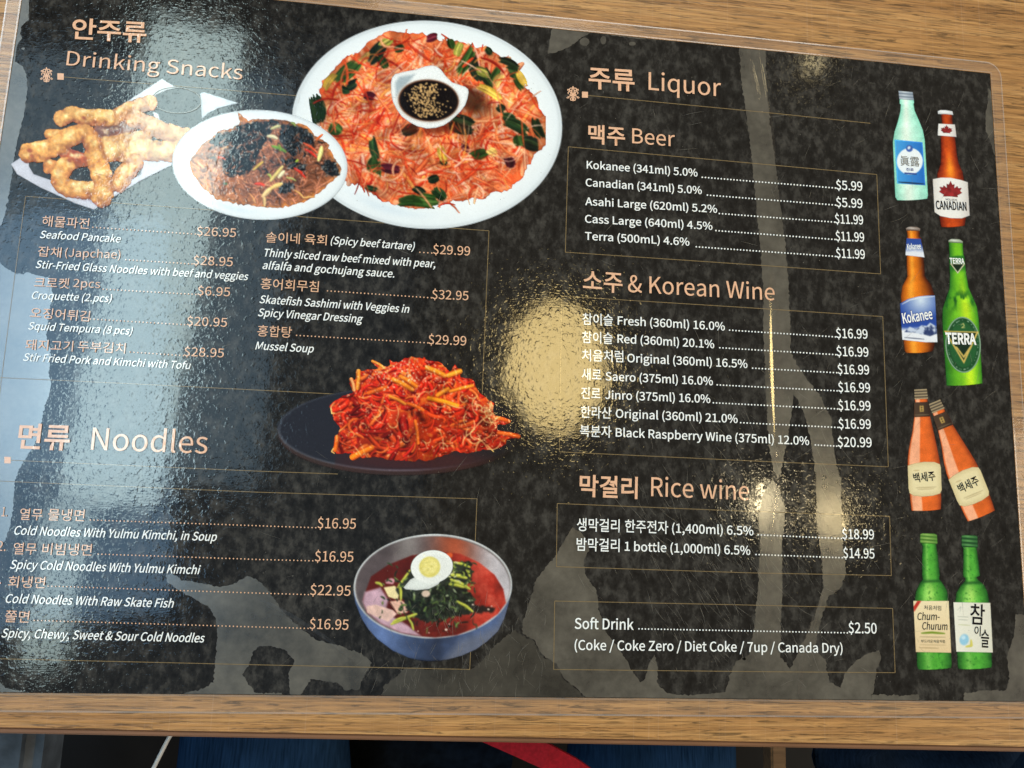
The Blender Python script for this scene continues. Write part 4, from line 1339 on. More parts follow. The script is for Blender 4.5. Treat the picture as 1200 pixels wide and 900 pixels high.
tempura([(850, 290), (930, 320), (1010, 360), (1090, 390), (1190, 412)], 9, 4, (214, 172, 122))
tempura([(670, 450), (760, 440), (870, 420), (930, 410)], 7, 5, (214, 168, 110))
tempura([(655, 500), (780, 500), (900, 495), (1020, 500), (1140, 505)], 11, 6, (224, 186, 124))
tempura([(760, 710), (800, 650), (860, 585)], 10, 7)
tempura([(320, 395), (385, 402)], 6, 8)
tempura([(395, 290), (470, 262), (540, 295), (600, 285), (690, 290)], 8.5, 9, (232, 184, 108))
tempura([(320, 600), (400, 610), (440, 580), (500, 560)], 7.5, 10, (216, 150, 80))
tempura([(430, 520), (470, 545), (530, 560)], 7.5, 11, (170, 84, 48))
tempura([(420, 600), (375, 680), (420, 735), (520, 755), (610, 750)], 9.5, 12)
tempura([(185, 515), (260, 505), (340, 480), (430, 420), (510, 385), (570, 395), (600, 470), (620, 560), (650, 660), (670, 740), (650, 800)], 10.5, 13, (234, 176, 96))
for x, y, s in ((190, 500, 4), (200, 530, 3), (535, 290, 3), (470, 510, 3.5), (445, 560, 4)):
    P.ell(x / K, 85 + y / K, s * .8, s * .6, (150, 58, 36), .4, 2, True, .7)
P.grade((.95, .91, .88), .12, 10, 7, 1.1)
P.build('food', Z_FOOD - 1e-5, tray, 'printed golden battered squid pieces')

# ---- spicy red salad on a dark plate
K2 = 4.8
Q2 = lambda pts: [(370 + x / K2, 400 + y / K2) for x, y in pts]
P = Pic(318, 446, 616, 566, 1.0)
X, Y = P.X, P.Y
for cy, col, op in ((508, (52, 40, 38), .9), (502.5, (31, 32, 39), 1.0)):
    u = (X - 470) / 146; v = (Y - cy) / 49.5
    q = np.sqrt(u * u + v * v)
    fade = np.clip((612 - X) / 70, 0, 1)
    c = lerp(col, np.array(col) * 1.5, np.clip(.5 - u, 0, 1) * .4)
    P.put(P.full(), np.clip((1 - q) * 40, 0, 1) * op * fade, c)
u = (X - 470) / 146; v = (Y - 502.5) / 49.5; q = np.sqrt(u * u + v * v)
streak = np.exp(-((q - .985) / .012) ** 2) * (v > 0) * np.exp(-((u + .05) / .42) ** 2)
P.put(P.full(), streak * .95, (186, 196, 222), True)
rim = np.exp(-((q - .985) / .012) ** 2) * (u < -.1) * .45
P.put(P.full(), rim, (120, 128, 140), True)
P.ell(485, 540, 90, 12, (72, 34, 34), 0, 10, True, .7)
plate_c = P.build('printed_plate', Z_PLATE, menu, 'printed dark plate heaped with spicy red salad')
r = np.random.default_rng(14)
P = Pic(382, 412, 612, 546, 0.7)
mound = Q2([(80, 370), (95, 345), (110, 335), (150, 310), (180, 300), (215, 285), (190, 235), (225, 215), (230, 165), (270, 170), (290, 160), (350, 155), (355, 150), (318, 118), (325, 110), (388, 145), (420, 135), (415, 105), (435, 120), (470, 120), (500, 95), (540, 85), (600, 98), (610, 88), (620, 105), (690, 115), (720, 140), (755, 175), (770, 150), (783, 132), (810, 165), (812, 205), (880, 215), (920, 290), (1000, 350), (1000, 400), (1015, 425), (1085, 440), (1080, 462), (1020, 468), (1018, 500), (1140, 520), (1140, 540), (1075, 552), (1070, 580), (1000, 610), (940, 605), (860, 630), (780, 615), (740, 635), (620, 675), (580, 660), (560, 675), (450, 670), (350, 650), (220, 655), (200, 625), (115, 630), (105, 560), (140, 490), (105, 440)])
sl, m, dd = P.poly_mask(rough_outline(mound, .5, 15), 1.0)
XX = P.X[sl]; YY = P.Y[sl]
n1 = fbm(XX, YY, 16, 4, 61); n2 = fbm(XX, YY, 6, 3, 62)
c = lerp((206, 58, 30), (150, 30, 22), np.clip((n1 - .45) * 3, 0, 1))
c = lerp(c, (232, 110, 44), np.clip((n2 - .58) * 5, 0, 1) * .8)
c = c * (1.12 - .38 * np.clip((YY - 425) / 115, 0, 1))[..., None]
P.put(sl, m, np.clip(c, 0, 255))
top = lambda y: 1.15 - .35 * np.clip((y - 425) / 115, 0, 1)
for k in range(150):
    x = r.uniform(390, 598); y = r.uniform(424, 538)
    a = r.normal(.3 if x > 490 else 2.8, .7); ln = r.uniform(9, 24); w = r.uniform(3.2, 6.2)
    col = np.array([(204, 46, 26), (184, 34, 24), (216, 70, 34), (226, 100, 44)][r.choice(4, p=[.35, .3, .25, .1])]) * top(y)
    pts = curl(r, x, y, a, ln, r.normal(0, .9), 5)
    P.stroke(pts, w, np.clip(col, 0, 255), .55, .18, True, edge=np.clip(col * (.55, .3, .4), 0, 255))
    q = np.array(pts) + (-.5, -w * .35)
    P.stroke(q[1:4], .55, (255, 196, 170), 0, 0, True, op=r.uniform(.3, .9))
for k in range(300):
    x = r.uniform(388, 600); y = r.uniform(420, 540)
    a = r.normal(0.2 if x > 490 else 2.7, .8)
    col = np.array([(206, 48, 28), (222, 70, 34), (184, 34, 24), (226, 96, 44), (120, 20, 18), (212, 56, 32), (198, 40, 30)][r.integers(7)]) * r.uniform(.85, 1.1) * top(y)
    P.stroke(curl(r, x, y, a, r.uniform(6, 26), r.normal(0, 1.1), 5), r.choice([1.0, 1.6, 2.4, 3.2]), np.clip(col, 0, 255), .5, .3, True, op=r.uniform(.8, 1), edge=col * (.62, .42, .5))
for x0, y0, x1, y1, w, col in ((440, 215, 540, 270, 4, (240, 146, 46)), (560, 250, 480, 200, 4, (236, 130, 40)), (640, 320, 790, 360, 4.2, (244, 152, 40)), (690, 300, 740, 270, 4, (238, 150, 52)), (210, 650, 310, 600, 5, (234, 120, 34)), (560, 450, 575, 570, 2.8, (232, 118, 46)),
                               (240, 170, 235, 260, 3.6, (244, 160, 66)), (200, 215, 215, 270, 3, (236, 176, 130)), (320, 112, 385, 150, 2, (240, 160, 76)), (750, 190, 808, 170, 4.4, (246, 168, 60)), (630, 150, 720, 190, 4.4, (242, 150, 50)), (1010, 430, 1085, 450, 3, (226, 96, 40)), (1030, 515, 1140, 535, 3, (232, 106, 48)), (120, 540, 110, 610, 3.4, (226, 106, 36)),
                               (760, 280, 880, 250, 3, (238, 140, 50)), (420, 310, 500, 350, 3, (240, 150, 62)), (520, 350, 600, 385, 3, (232, 110, 40)), (300, 290, 390, 260, 3.4, (226, 104, 40))):
    a, b_ = Q2([(x0, y0), (x1, y1)])
    P.stroke([a, ((a[0] + b_[0]) / 2 + .6, (a[1] + b_[1]) / 2 - .6), b_], w * .8, np.array(col) * (.95, .86, .8), .45, .2, taper=False, edge=(206, 76, 30))
for x, y, s in ((580, 410, 7), (600, 440, 5), (545, 290, 4), (850, 520, 8), (960, 460, 6), (300, 390, 5), (600, 560, 4), (840, 330, 5)):
    p = Q2([(x, y)])[0]
    P.ell(p[0], p[1], s * .7, s * .5, (62, 16, 16), .5, 3, True, .75)
for k in range(60):
    x = r.uniform(390, 596); y = r.uniform(430, 538)
    P.stroke(curl(r, x, y, r.uniform(0, 6.3), r.uniform(8, 24), r.normal(0, 3.2), 8), .42, (250, 196, 140), .1, .2, True, op=r.uniform(.5, .95))
for k in range(26):
    x, y = Q2([(r.uniform(830, 1000), r.uniform(280, 560))])[0]
    P.stroke(curl(r, x, y, r.uniform(0, 6.3), r.uniform(14, 28), r.normal(0, 4), 9), .5, (246, 186, 130), .1, .2, True, op=.9)
for pts in ([(105, 345), (85, 370), (90, 405), (110, 405)], [(100, 600), (90, 620), (105, 630)], [(960, 580), (1000, 620)], [(990, 345), (985, 370)]):
    P.stroke(Q2(pts), .7, (236, 170, 110), .2, .2)
for k in range(620):
    t = r.random()
    x, y = Q2([(r.normal(480, 160), r.normal(180, 55))])[0] if t < .35 else (r.uniform(392, 600), r.uniform(440, 535))
    P.ell(x, y, r.uniform(.5, 1.2), r.uniform(.35, .7), (255, 226, 200) if t < .35 else (255, 190, 160), r.uniform(0, 3), .5, True, r.uniform(.5, 1))
P.grade((1.02, 1.06, 1.0), .30, 13, 5, 1.06)
P.build('food', Z_FOOD, plate_c, 'printed heap of glossy red spicy salad with orange strips')

# ---- steel bowl of cold noodles
K3 = 5.4524
Q3 = lambda pts: [(400 + x / K3, 615 + y / K3) for x, y in pts]
r = np.random.default_rng(15)
P = Pic(410, 622, 606, 780, 0.75)
body = Q3([(78, 430), (90, 500), (130, 600), (175, 670), (230, 730), (330, 805), (430, 850), (500, 866), (560, 872), (620, 870), (680, 860), (770, 835), (860, 795), (930, 745), (1000, 680), (1040, 600), (1070, 500), (1090, 390), (900, 300), (300, 300)])
P.poly(body, (84, 102, 142), 1.0, shade=lambda X, Y, d: .98 - .38 * np.exp(-((X - 512) / 34) ** 2) * np.clip((Y - 690) / 60, 0, 1) + .22 * (fbm(X, Y, 9, 3, 8) - .5) - .3 * np.exp(-np.clip(d, 0, 9) / 1.4) + .2 * np.exp(-((X - 445) / 26) ** 2))
sl, m, d = P.poly_mask(Q3([(640, 880), (760, 740), (900, 690), (1000, 640), (1100, 420), (1120, 800), (900, 900)]), 10)
P.put(sl, m * .75, (112, 116, 132), True)
P.ell(507.3, 687, 92.6, 61, (206, 208, 210), -.03, .9)
P.ell(507.3, 687.4, 91, 59.4, (116, 108, 108), -.03, .9)
sl = P.box(412, 622, 604, 752); X = P.X[sl]; Y = P.Y[sl]
u = (X - 507.3) / 91; v = (Y - 687.4) / 59.4; q = np.sqrt(u * u + v * v)
th = np.arctan2(v, u)
wall = lerp((92, 82, 84), (196, 190, 196), np.clip((u - .25) * 2, 0, 1))
wall = lerp(wall, (176, 84, 56), np.exp(-((u - .28) / .26) ** 2) * (v < 0) * .9)
wall = lerp(wall, (170, 164, 160), np.exp(-((u + .32) / .16) ** 2) * (v < 0) * .55)
wall = wall * (.9 + .2 * fbm(X, Y, 8, 3, 12)[..., None])
P.put(sl, np.clip((1 - q) * 50, 0, 1), np.clip(wall, 0, 255), True)
soup = Q3([(135, 480), (190, 330), (300, 255), (450, 195), (640, 172), (760, 185), (880, 240), (980, 320), (1035, 410), (1052, 500), (1000, 570), (880, 650), (740, 705), (600, 720), (500, 712), (380, 690), (250, 630), (160, 560)])
sl, m, d = P.poly_mask(soup, 1.2)
X = P.X[sl]; Y = P.Y[sl]
n1 = fbm(X, Y, 16, 4, 71)
sc = lerp((98, 34, 30), (184, 54, 42), np.clip((X - 470) / 110, 0, 1) * .9)
sc = lerp(sc, (232, 104, 84), np.clip((n1 - .5) * 3, 0, 1) * np.clip((X - 520) / 50, 0, 1) * .8)
sc = lerp(sc, (60, 24, 24), np.clip((.5 - n1) * 3, 0, 1) * .6)
P.put(sl, m, sc)
P.poly(Q3([(150, 430), (250, 400), (300, 480), (280, 560), (420, 640), (510, 712), (380, 690), (250, 630), (165, 560), (135, 490)]), (196, 160, 176), 3, True, shade=lambda X, Y, d: .85 + .3 * fbm(X, Y, 9, 3, 14))
P.poly(Q3([(160, 520), (220, 510), (330, 545), (355, 570), (300, 620), (230, 590), (165, 560)]), (236, 196, 184), 1, True, shade=lambda X, Y, d: .9 + .2 * fbm(X, Y, 6, 3, 15))
P.poly(Q3([(310, 490), (380, 480), (440, 520), (420, 560), (360, 570)]), (236, 186, 166), 1, True)
P.poly(Q3([(270, 400), (340, 390), (375, 420), (360, 480), (300, 460)]), (240, 222, 168), 1, True)
P.poly(Q3([(280, 355), (320, 340), (345, 350), (330, 380), (285, 375)]), (214, 150, 160), 1, True)
for pts in ([(350, 420), (430, 300), (560, 260), (700, 240), (830, 240), (840, 300), (790, 400), (840, 460), (880, 530), (830, 570), (700, 590), (560, 620), (470, 590), (430, 540), (400, 480)],):
    P.poly(rough_outline(Q3(pts), 1.4, 5, 2.5), (42, 46, 40), 1.5, True, shade=lambda X, Y, d: .45 + 1.1 * fbm(X, Y, 6, 4, 16))
P.poly(rough_outline(Q3([(830, 530), (900, 510), (980, 530), (970, 560), (880, 570)]), 1, 6, 2.5), (44, 34, 32), 2.5, True)
for k in range(260):
    x, y = Q3([(np.clip(r.normal(610, 115), 380, 850), r.normal(490, 65))])[0]
    col = [(52, 66, 46), (24, 30, 26), (100, 120, 64), (150, 162, 128), (38, 50, 40)][r.choice(5, p=[.34, .42, .12, .04, .08])]
    P.stroke(curl(r, x, y, r.uniform(0, 6.3), r.uniform(3, 9), r.normal(0, 1.5), 4), r.uniform(.5, 1.6), col, .4, .3, True, op=r.uniform(.6, 1))
for x0, y0, x1, y1, w in ((320, 635, 480, 570, 2.6), (330, 620, 400, 590, 2), (430, 600, 460, 670, 2), (370, 380, 380, 480, 2.4), (360, 400, 440, 290, 2), (700, 350, 820, 410, 3), (700, 320, 800, 340, 3), (720, 240, 820, 270, 2.2), (740, 490, 840, 555, 2.4), (690, 380, 780, 400, 2.4), (220, 370, 260, 390, 2.4), (800, 290, 820, 330, 2)):
    a, b_ = Q3([(x0, y0), (x1, y1)])
    P.stroke([a, ((a[0] + b_[0]) / 2 + .8, (a[1] + b_[1]) / 2 - .8), b_], w * .8, (176, 178, 74), .5, .25, True)
for k in range(40):
    x, y = Q3([(r.uniform(690, 840), r.uniform(230, 400))])[0]
    P.stroke(curl(r, x, y, r.uniform(0, 6.3), r.uniform(3, 8), r.normal(0, 1), 3), r.uniform(.5, 1), [(44, 62, 40), (140, 150, 70), (70, 90, 50), (200, 200, 150)][r.integers(4)], .3, .2, True)
for k in range(30):
    x, y = Q3([(r.uniform(260, 440), r.uniform(240, 400))])[0] if k < 14 else Q3([(r.uniform(240, 460), r.uniform(440, 600))])[0]
    P.stroke(curl(r, x, y, r.uniform(0, 6.3), r.uniform(3, 8), r.normal(0, 1), 3), r.uniform(.6, 1.1), [(50, 70, 46), (110, 130, 70), (34, 44, 34)][r.integers(3)], .3, .2, True)
for x, y, s in ((670, 670, 1.6), (940, 540, 1.3), (840, 510, 1.2), (490, 680, .9), (560, 690, .8), (690, 635, .9), (960, 520, .9), (540, 440, 5), (690, 195, 4)):
    p = Q3([(x, y)])[0]
    P.ell(p[0], p[1], s, s * .8, (246, 222, 204) if s < 4.5 and s != 4 else ((222, 196, 178) if s == 5 else (216, 92, 50)), 0, .6, True)
P.grade((.98, .97, .96), .12, 15, 6, 1.05)
bowl = P.build('printed_bowl', Z_FOOD, menu, 'printed blue steel bowl of cold noodles in red broth')
P = Pic(468, 640, 534, 696, 0.7)
P.poly(Q3([(398, 400), (440, 350), (480, 330), (640, 340), (620, 380), (560, 410), (480, 418), (410, 412)]), (226, 228, 222), .9, shade=lambda X, Y, d: 1 - .2 * np.exp(-np.clip(d, 0, 9) / 1.2))
P.ell(506, 664.2, 24.6, 19.2, (240, 240, 234), -.15, .9)
P.ell(511, 667, 19, 17, (226, 226, 220), -.3, 2, True, .6)
P.ell(503.5, 664.4, 12.4, 12.2, (222, 206, 110), -.3, 1.6)
P.ell(503.8, 663.8, 9.4, 9.2, (238, 222, 136), -.3, 3)
for k in range(40):
    P.ell(503.5 + r.normal(0, 5), 664 + r.normal(0, 5), 1.3, 1, (206, 190, 90) if k % 2 else (248, 236, 170), 0, 1, True, .4)
P.build('egg', Z_TOP, bowl, 'printed half boiled egg')
# ------------------------------------------------------------------ printed bottles
def bottle(top, bot, prof, colf, name_label, step=0.55):
    """prof: list of (t, half width left, half width right); colf(u, t, X, Y) -> sRGB"""
    top = np.array(top, float); bot = np.array(bot, float)
    ax = bot - top; L = np.linalg.norm(ax); ax /= L
    nr = np.array([-ax[1], ax[0]])
    if nr[0] < 0:
        nr = -nr
    W = max(max(p[1], p[2]) for p in prof) + 2
    xs = [top[0] + nr[0] * s * W for s in (-1, 1)] + [bot[0] + nr[0] * s * W for s in (-1, 1)]
    ys = [top[1] + nr[1] * s * W for s in (-1, 1)] + [bot[1] + nr[1] * s * W for s in (-1, 1)]
    P = Pic(min(xs) - 2, min(ys) - 3, max(xs) + 2, max(ys) + 4, step)
    X = P.X - top[0]; Y = P.Y - top[1]
    s = (X * ax[0] + Y * ax[1]) / L; o = X * nr[0] + Y * nr[1]
    pt = [p[0] for p in prof]
    wl = np.interp(s, pt, [p[1] for p in prof]); wr = np.interp(s, pt, [p[2] for p in prof])
    u = np.where(o < 0, o / np.maximum(wl, .1), o / np.maximum(wr, .1))
    bow = 1.6 * (1 - np.clip(np.abs(u), 0, 1) ** 2) / L          # rounded foot
    e = np.minimum(np.where(o < 0, wl + o, wr - o), np.minimum(s * L + .3, (1 + bow * .6 - s) * L))
    m = np.clip(e / .7 + .5, 0, 1)
    P.put(P.full(), m, np.clip(colf(np.clip(u, -1, 1), s, P.X, P.Y), 0, 255))

    def at(u_px, t):
        return tuple(top + ax * t * L + nr * u_px)
    P.grade((1, 1, 1), .10, 8, 9, 1.05)
    o = P.build('printed_bottle', Z_PLATE, menu, name_label, .035)
    return o, at


def glass(base, hi, lo, hx=-.45, hw=.22, rim=.55):
    def f(u, t, X, Y):
        c = lerp(base, lo, np.clip(np.abs(u) ** 3 * rim + (fbm(X, Y, 6, 3, 3) - .5) * .3, 0, 1))
        c = lerp(c, hi, np.exp(-((u - hx) / hw) ** 2) * .8)
        return c
    return f


def quad_pic(name, pts, colf, parent, label=None, step=0.55, z=None):
    P = Pic(min(p[0] for p in pts) - 2, min(p[1] for p in pts) - 2, max(p[0] for p in pts) + 2, max(p[1] for p in pts) + 2, step)
    sl, m, d = P.poly_mask(pts, .7)
    P.put(sl, m, np.clip(colf(P.X[sl], P.Y[sl], d), 0, 255))
    return P, (lambda: P.build(name, Z_FOOD if z is None else z, parent, label, .015))


def lab_text(s, p0, p1, h, mat, parent, mode='cap', slant=0, bold=0):
    return text('label_text', s, p0, p1, h, mat, mode, slant, bold, parent, Z_TEXT)


def ribs(c0, c1, n):
    return lambda u, t, X, Y: lerp(c0, c1, (.5 + .5 * np.sin(t * n * 6.283)) * (1 - .5 * np.abs(u)))


def cap_pic(pts, c0, c1, parent, n=3, axis_y=True):
    y0 = min(p[1] for p in pts); y1 = max(p[1] for p in pts); x0 = min(p[0] for p in pts); x1 = max(p[0] for p in pts)
    P, fin = quad_pic('cap', pts, lambda X, Y, d: lerp(c0, c1, np.clip((.5 + .5 * np.sin((Y - y0 - .08 * (X - x0)) / (y1 - y0) * n * 6.283)) * (1.1 - 1.2 * np.abs((X - x0) / (x1 - x0) - .4)), 0, 1)), parent)
    return fin()


# 1 frosted mint bottle, blue label
bt, at = bottle((1062.5, 116), (1068.5, 233.5), [(0, 8, 8), (.045, 8.3, 8.3), (.05, 7, 7.5), (.12, 8, 8.5), (.22, 11.5, 13), (.32, 16, 17), (.42, 18.6, 18.6), (.97, 19, 19), (1, 17, 18)],
                glass((182, 232, 212), (236, 246, 232), (96, 184, 158), -.15, .38), 'printed mint green frosted bottle with blue label')
cap_pic([(1053, 106.5), (1069.5, 108), (1070.8, 117.5), (1054, 116)], (112, 124, 140), (206, 214, 222), bt)
P, fin = quad_pic('label', [(1048.3, 163.6), (1081, 166.8), (1084.3, 217), (1051.2, 215)], lambda X, Y, d: lerp((70, 160, 224), (34, 104, 190), np.clip((X - 1050) / 34, 0, 1)) * np.where(d < .9, 1.25, 1)[..., None], bt, 'blue label with white disc')
P.ell(1066.2, 189, 15.2, 15.6, (236, 242, 246), .1, .8)
P.ell(1065.7, 174, 4, 4, (64, 96, 170), 0, .7); P.ell(1065.2, 173.2, 1.6, 2, (214, 226, 240), .6, .6)
P.stroke([(1053, 213.4), (1083, 215.6)], .8, (24, 40, 60), 0, 0)
fin()
lab_text('眞露', (1055.5, 194), (1078, 195.2), 11.5, M_GREY, bt, 'box')
lab_text('진로', (1062, 200), (1071, 200.6), 3.4, M_NAVY, bt, 'box', bold=.004)
P, fin = quad_pic('label_stripe', [(1060, 202), (1074, 203), (1074, 204.6), (1060, 203.8)], lambda X, Y, d: lerp((60, 90, 160), (60, 90, 160), d * 0), bt, z=Z_TEXT); fin()

# 2 amber bottle, white label with red maple leaf
amb = lambda u, t, X, Y: lerp(lerp((196, 74, 26), (96, 26, 14), np.clip(np.abs(u) ** 2.2 + (fbm(X, Y, 4, 3, 6) - .45) * .5, 0, 1)), (248, 150, 44), np.exp(-((u - .05) / .35) ** 2) * np.exp(-((t - .5) / .12) ** 2) * .9)
bt, at = bottle((1109, 132), (1116.5, 265), [(0, 6.5, 6.5), (.08, 5.5, 6.5), (.2, 8, 8.2), (.38, 9, 9.6), (.45, 10, 11), (.53, 14.5, 15), (.6, 15.5, 16), (.90, 15, 16.5), (1, 13.5, 14)], amb, 'printed amber beer bottle with white maple leaf label')
cap_pic([(1099, 130.5), (1102, 129), (1108, 129), (1116, 130.5), (1117, 134.6), (1108, 133.6), (1099.4, 133.6)], (196, 196, 198), (244, 244, 246), bt, 1)
P, fin = quad_pic('label', [(1099.8, 145), (1119, 146), (1120.8, 160.4), (1099, 158.6)], lambda X, Y, d: lerp((236, 232, 228), (200, 190, 186), np.clip((X - 1112) / 10, 0, 1)), bt); fin()
P, fin = quad_pic('label', [(1093.2, 210), (1103, 208.2), (1114, 208.4), (1126, 211), (1134, 213.6), (1136.2, 252.5), (1127, 255.8), (1114, 255.5), (1102, 253), (1095.3, 248.5)], lambda X, Y, d: lerp((238, 234, 228), (208, 200, 194), np.clip(np.abs((X - 1113) / 21) ** 3, 0, 1)), bt, 'white label with red maple leaf and dark lettering')
fin()
maple = [(0, -10), (2.2, -5.5), (4.6, -6.6), (4.2, -1.5), (8, -4.4), (9, -2), (13, -2.5), (11, 1), (13.5, 3.2), (8, 6.4), (8.5, 8.5), (0, 8), (-8.5, 8.5), (-8, 6.4), (-13.5, 3.2), (-11, 1), (-13, -2.5), (-9, -2), (-8, -4.4), (-4.2, -1.5), (-4.6, -6.6), (-2.2, -5.5)]
for cx, cy, k in ((1114, 222, 1.0), (1109.3, 151.5, .5)):
    P = Pic(cx - 15 * k, cy - 12 * k, cx + 15 * k, cy + 11 * k, .5)
    P.poly([(cx + x * k, cy + y * k + x * k * .05) for x, y in maple], (134, 36, 38), .7, shade=lambda X, Y, d: .7 + .7 * fbm(X, Y, 4, 3, 3))
    P.build('maple_leaf', Z_TEXT, bt)
lab_text('CANADIAN', (1097.2, 244.8), (1133, 246.6), 9.4, M_BLACK, bt, bold=.008)
lab_text('MOLSON', (1108.5, 234.6), (1121.5, 235.4), 2.2, M_BLACK, bt)

# 3 amber bottle, blue mountain label
amb2 = lambda u, t, X, Y: lerp(lerp((226, 122, 28), (70, 26, 12), np.clip((np.clip(u, 0, 1) ** 1.6) * 1.1 + np.clip(-u, 0, 1) ** 4 * .7, 0, 1)), (250, 170, 60), np.exp(-((u + .35) / .25) ** 2) * .75)
bt, at = bottle((1070.2, 269), (1077, 412.5), [(0, 7.5, 7.5), (.06, 7, 7), (.07, 8, 9), (.2, 9, 10), (.30, 9.5, 11), (.38, 9.5, 11), (.40, 11, 12.5), (.46, 16, 18), (.54, 18, 21), (.9, 17.5, 20), (.985, 16.5, 17), (1, 15, 15)], amb2, 'printed amber beer bottle with blue mountain label')
cap_pic([(1061.6, 267.5), (1066, 265.6), (1074, 265.8), (1078.4, 268), (1078, 270.6), (1061.8, 270)], (96, 76, 66), (190, 180, 172), bt, 1)
P, fin = quad_pic('label', [(1062.4, 279.2), (1079, 280), (1083.4, 301.5), (1061.2, 299)], lambda X, Y, d: lerp((44, 74, 150), (226, 228, 236), np.clip((Y - 287 + 4 * (fbm(X, Y, 8, 3, 5) - .5)) / 9, 0, 1)), bt); fin()
lab_text('Kokanee', (1063.3, 292.5), (1079.6, 291.5), 6.2, M_WHITE, bt, slant=.15, bold=.008)
P, fin = quad_pic('label', [(1054.8, 355.8), (1064, 350.5), (1076, 347.5), (1088, 346.3), (1095.6, 346.3), (1098.5, 400.8), (1085, 401), (1070, 399.5), (1057.5, 398)],
                  lambda X, Y, d: lerp(lerp((214, 226, 240), (40, 74, 158), np.clip(np.hypot((X - 1079) / 26, (Y - 352) / 26), 0, 1)), (232, 234, 240), np.clip((Y - 380 - 4 * fbm(X, Y, 9, 3, 9)) / 5, 0, 1)), bt, 'blue and white label with a mountain')
sl, m, d = P.poly_mask([(1060, 389), (1066, 383), (1074, 386), (1080, 381), (1086, 382), (1090, 378), (1098, 383), (1098, 391), (1090, 394), (1082, 392), (1072, 390)], 1)
P.put(sl, m, lerp((44, 60, 104), (196, 206, 226), np.clip((fbm(P.X[sl], P.Y[sl], 5, 3, 10) - .42) * 5, 0, 1)), True)
P.stroke([(1057.2, 356.5), (1066, 351.6), (1078, 348.8), (1095, 347.4)], .6, (226, 230, 236), 0, 0, True)
P.stroke([(1060, 395.5), (1083, 397.5)], .5, (70, 76, 100), 0, 0, True)
fin()
lab_text('Kokanee', (1058.2, 379.4), (1094.2, 373.5), 11.4, M_NAVY, bt, slant=.12, bold=.016).location.z -= 1.5e-5
lab_text('Kokanee', (1058.6, 379), (1093.6, 373.2), 10.8, M_WHITE, bt, slant=.12, bold=.008)

# 4 bright green bottle with dark green oval emblem
def green4(u, t, X, Y):
    c = lerp((116, 188, 40), (30, 96, 34), np.clip(np.clip(-u, 0, 1) ** 1.5 * .95 + np.clip(u, 0, 1) ** 5 * .8, 0, 1))
    c = lerp(c, (202, 230, 44), np.exp(-((u - .35) / .3) ** 2) * np.clip((t - .2) * 4, 0, 1) * .85)
    w = np.clip((fbm(X, Y * .45, 5, 3, 19) - .5) * 6, 0, 1) * np.exp(-((t - .40) / .06) ** 2)
    c = lerp(c, (22, 86, 34), w * .9)
    c = lerp(c, (36, 104, 40), np.clip((.215 - t) * 30, 0, 1) * (t > .095) * .85)
    return c
bt, at = bottle((1120, 284), (1130.3, 450.5), [(0, 8, 8), (.09, 8, 8), (.1, 8.6, 8.8), (.23, 9, 10), (.32, 10.5, 11.5), (.40, 16, 16.5), (.46, 20, 20), (.55, 21.2, 21.3), (1, 21, 21)], green4, 'printed bright green beer bottle with oval emblem')
cap_pic([(1111.4, 282), (1115, 280), (1124, 280.4), (1128.4, 283), (1128, 285), (1111.8, 284)], (110, 124, 96), (214, 218, 208), bt, 1)
P = Pic(1104, 368, 1152, 440, .55)
P.ell(1128.6, 404, 20.6, 32.6, (150, 178, 150), -.05, .8)
P.ell(1128.6, 404, 19.4, 31.4, (26, 74, 40), -.05, .8)
P.ell(1128.6, 404, 15.5, 26.5, (34, 90, 48), -.05, .8)
r = np.random.default_rng(5)
for k in range(70):
    a = r.uniform(0, 6.3)
    P.ell(1128.6 + 17.4 * math.cos(a), 404 + 29 * math.sin(a), .5, .5, (176, 200, 176), 0, .6, True, .7)
tri = [(1106.3, 387.6), (1147, 388.6), (1129.6, 426.5)]
P.poly(tri, (206, 176, 92), .7)
P.poly([(1109.3, 389.2), (1144, 390), (1129.4, 422.3)], (18, 44, 28), .7)
P.poly([(1119, 406), (1129.5, 420), (1138.5, 406.5), (1136.2, 406.5), (1129.3, 416.5), (1121.4, 406)], (206, 176, 92), .6)
P.stroke([(1126, 381), (1129, 379), (1130, 382), (1127, 384), (1131, 384)], .5, (206, 196, 120), 0, 0)
P.build('emblem', Z_FOOD, bt, 'dark green oval emblem with gold triangle')
lab_text('TERRA', (1108.6, 402.4), (1144.3, 403.6), 11.6, M_WHITE, bt, bold=.014)
P = Pic(1110, 298, 1134, 322, .5)
P.poly([(1113.6, 309), (1130.6, 309.6), (1122.4, 320.6)], (214, 210, 170), .6); P.poly([(1115.4, 309.6), (1128.8, 310), (1122.3, 318.6)], (16, 36, 24), .6)
P.build('emblem', Z_FOOD, bt)
lab_text('TERRA', (1113.2, 308.6), (1130.4, 309.2), 6, M_WHITE, bt, bold=.012)

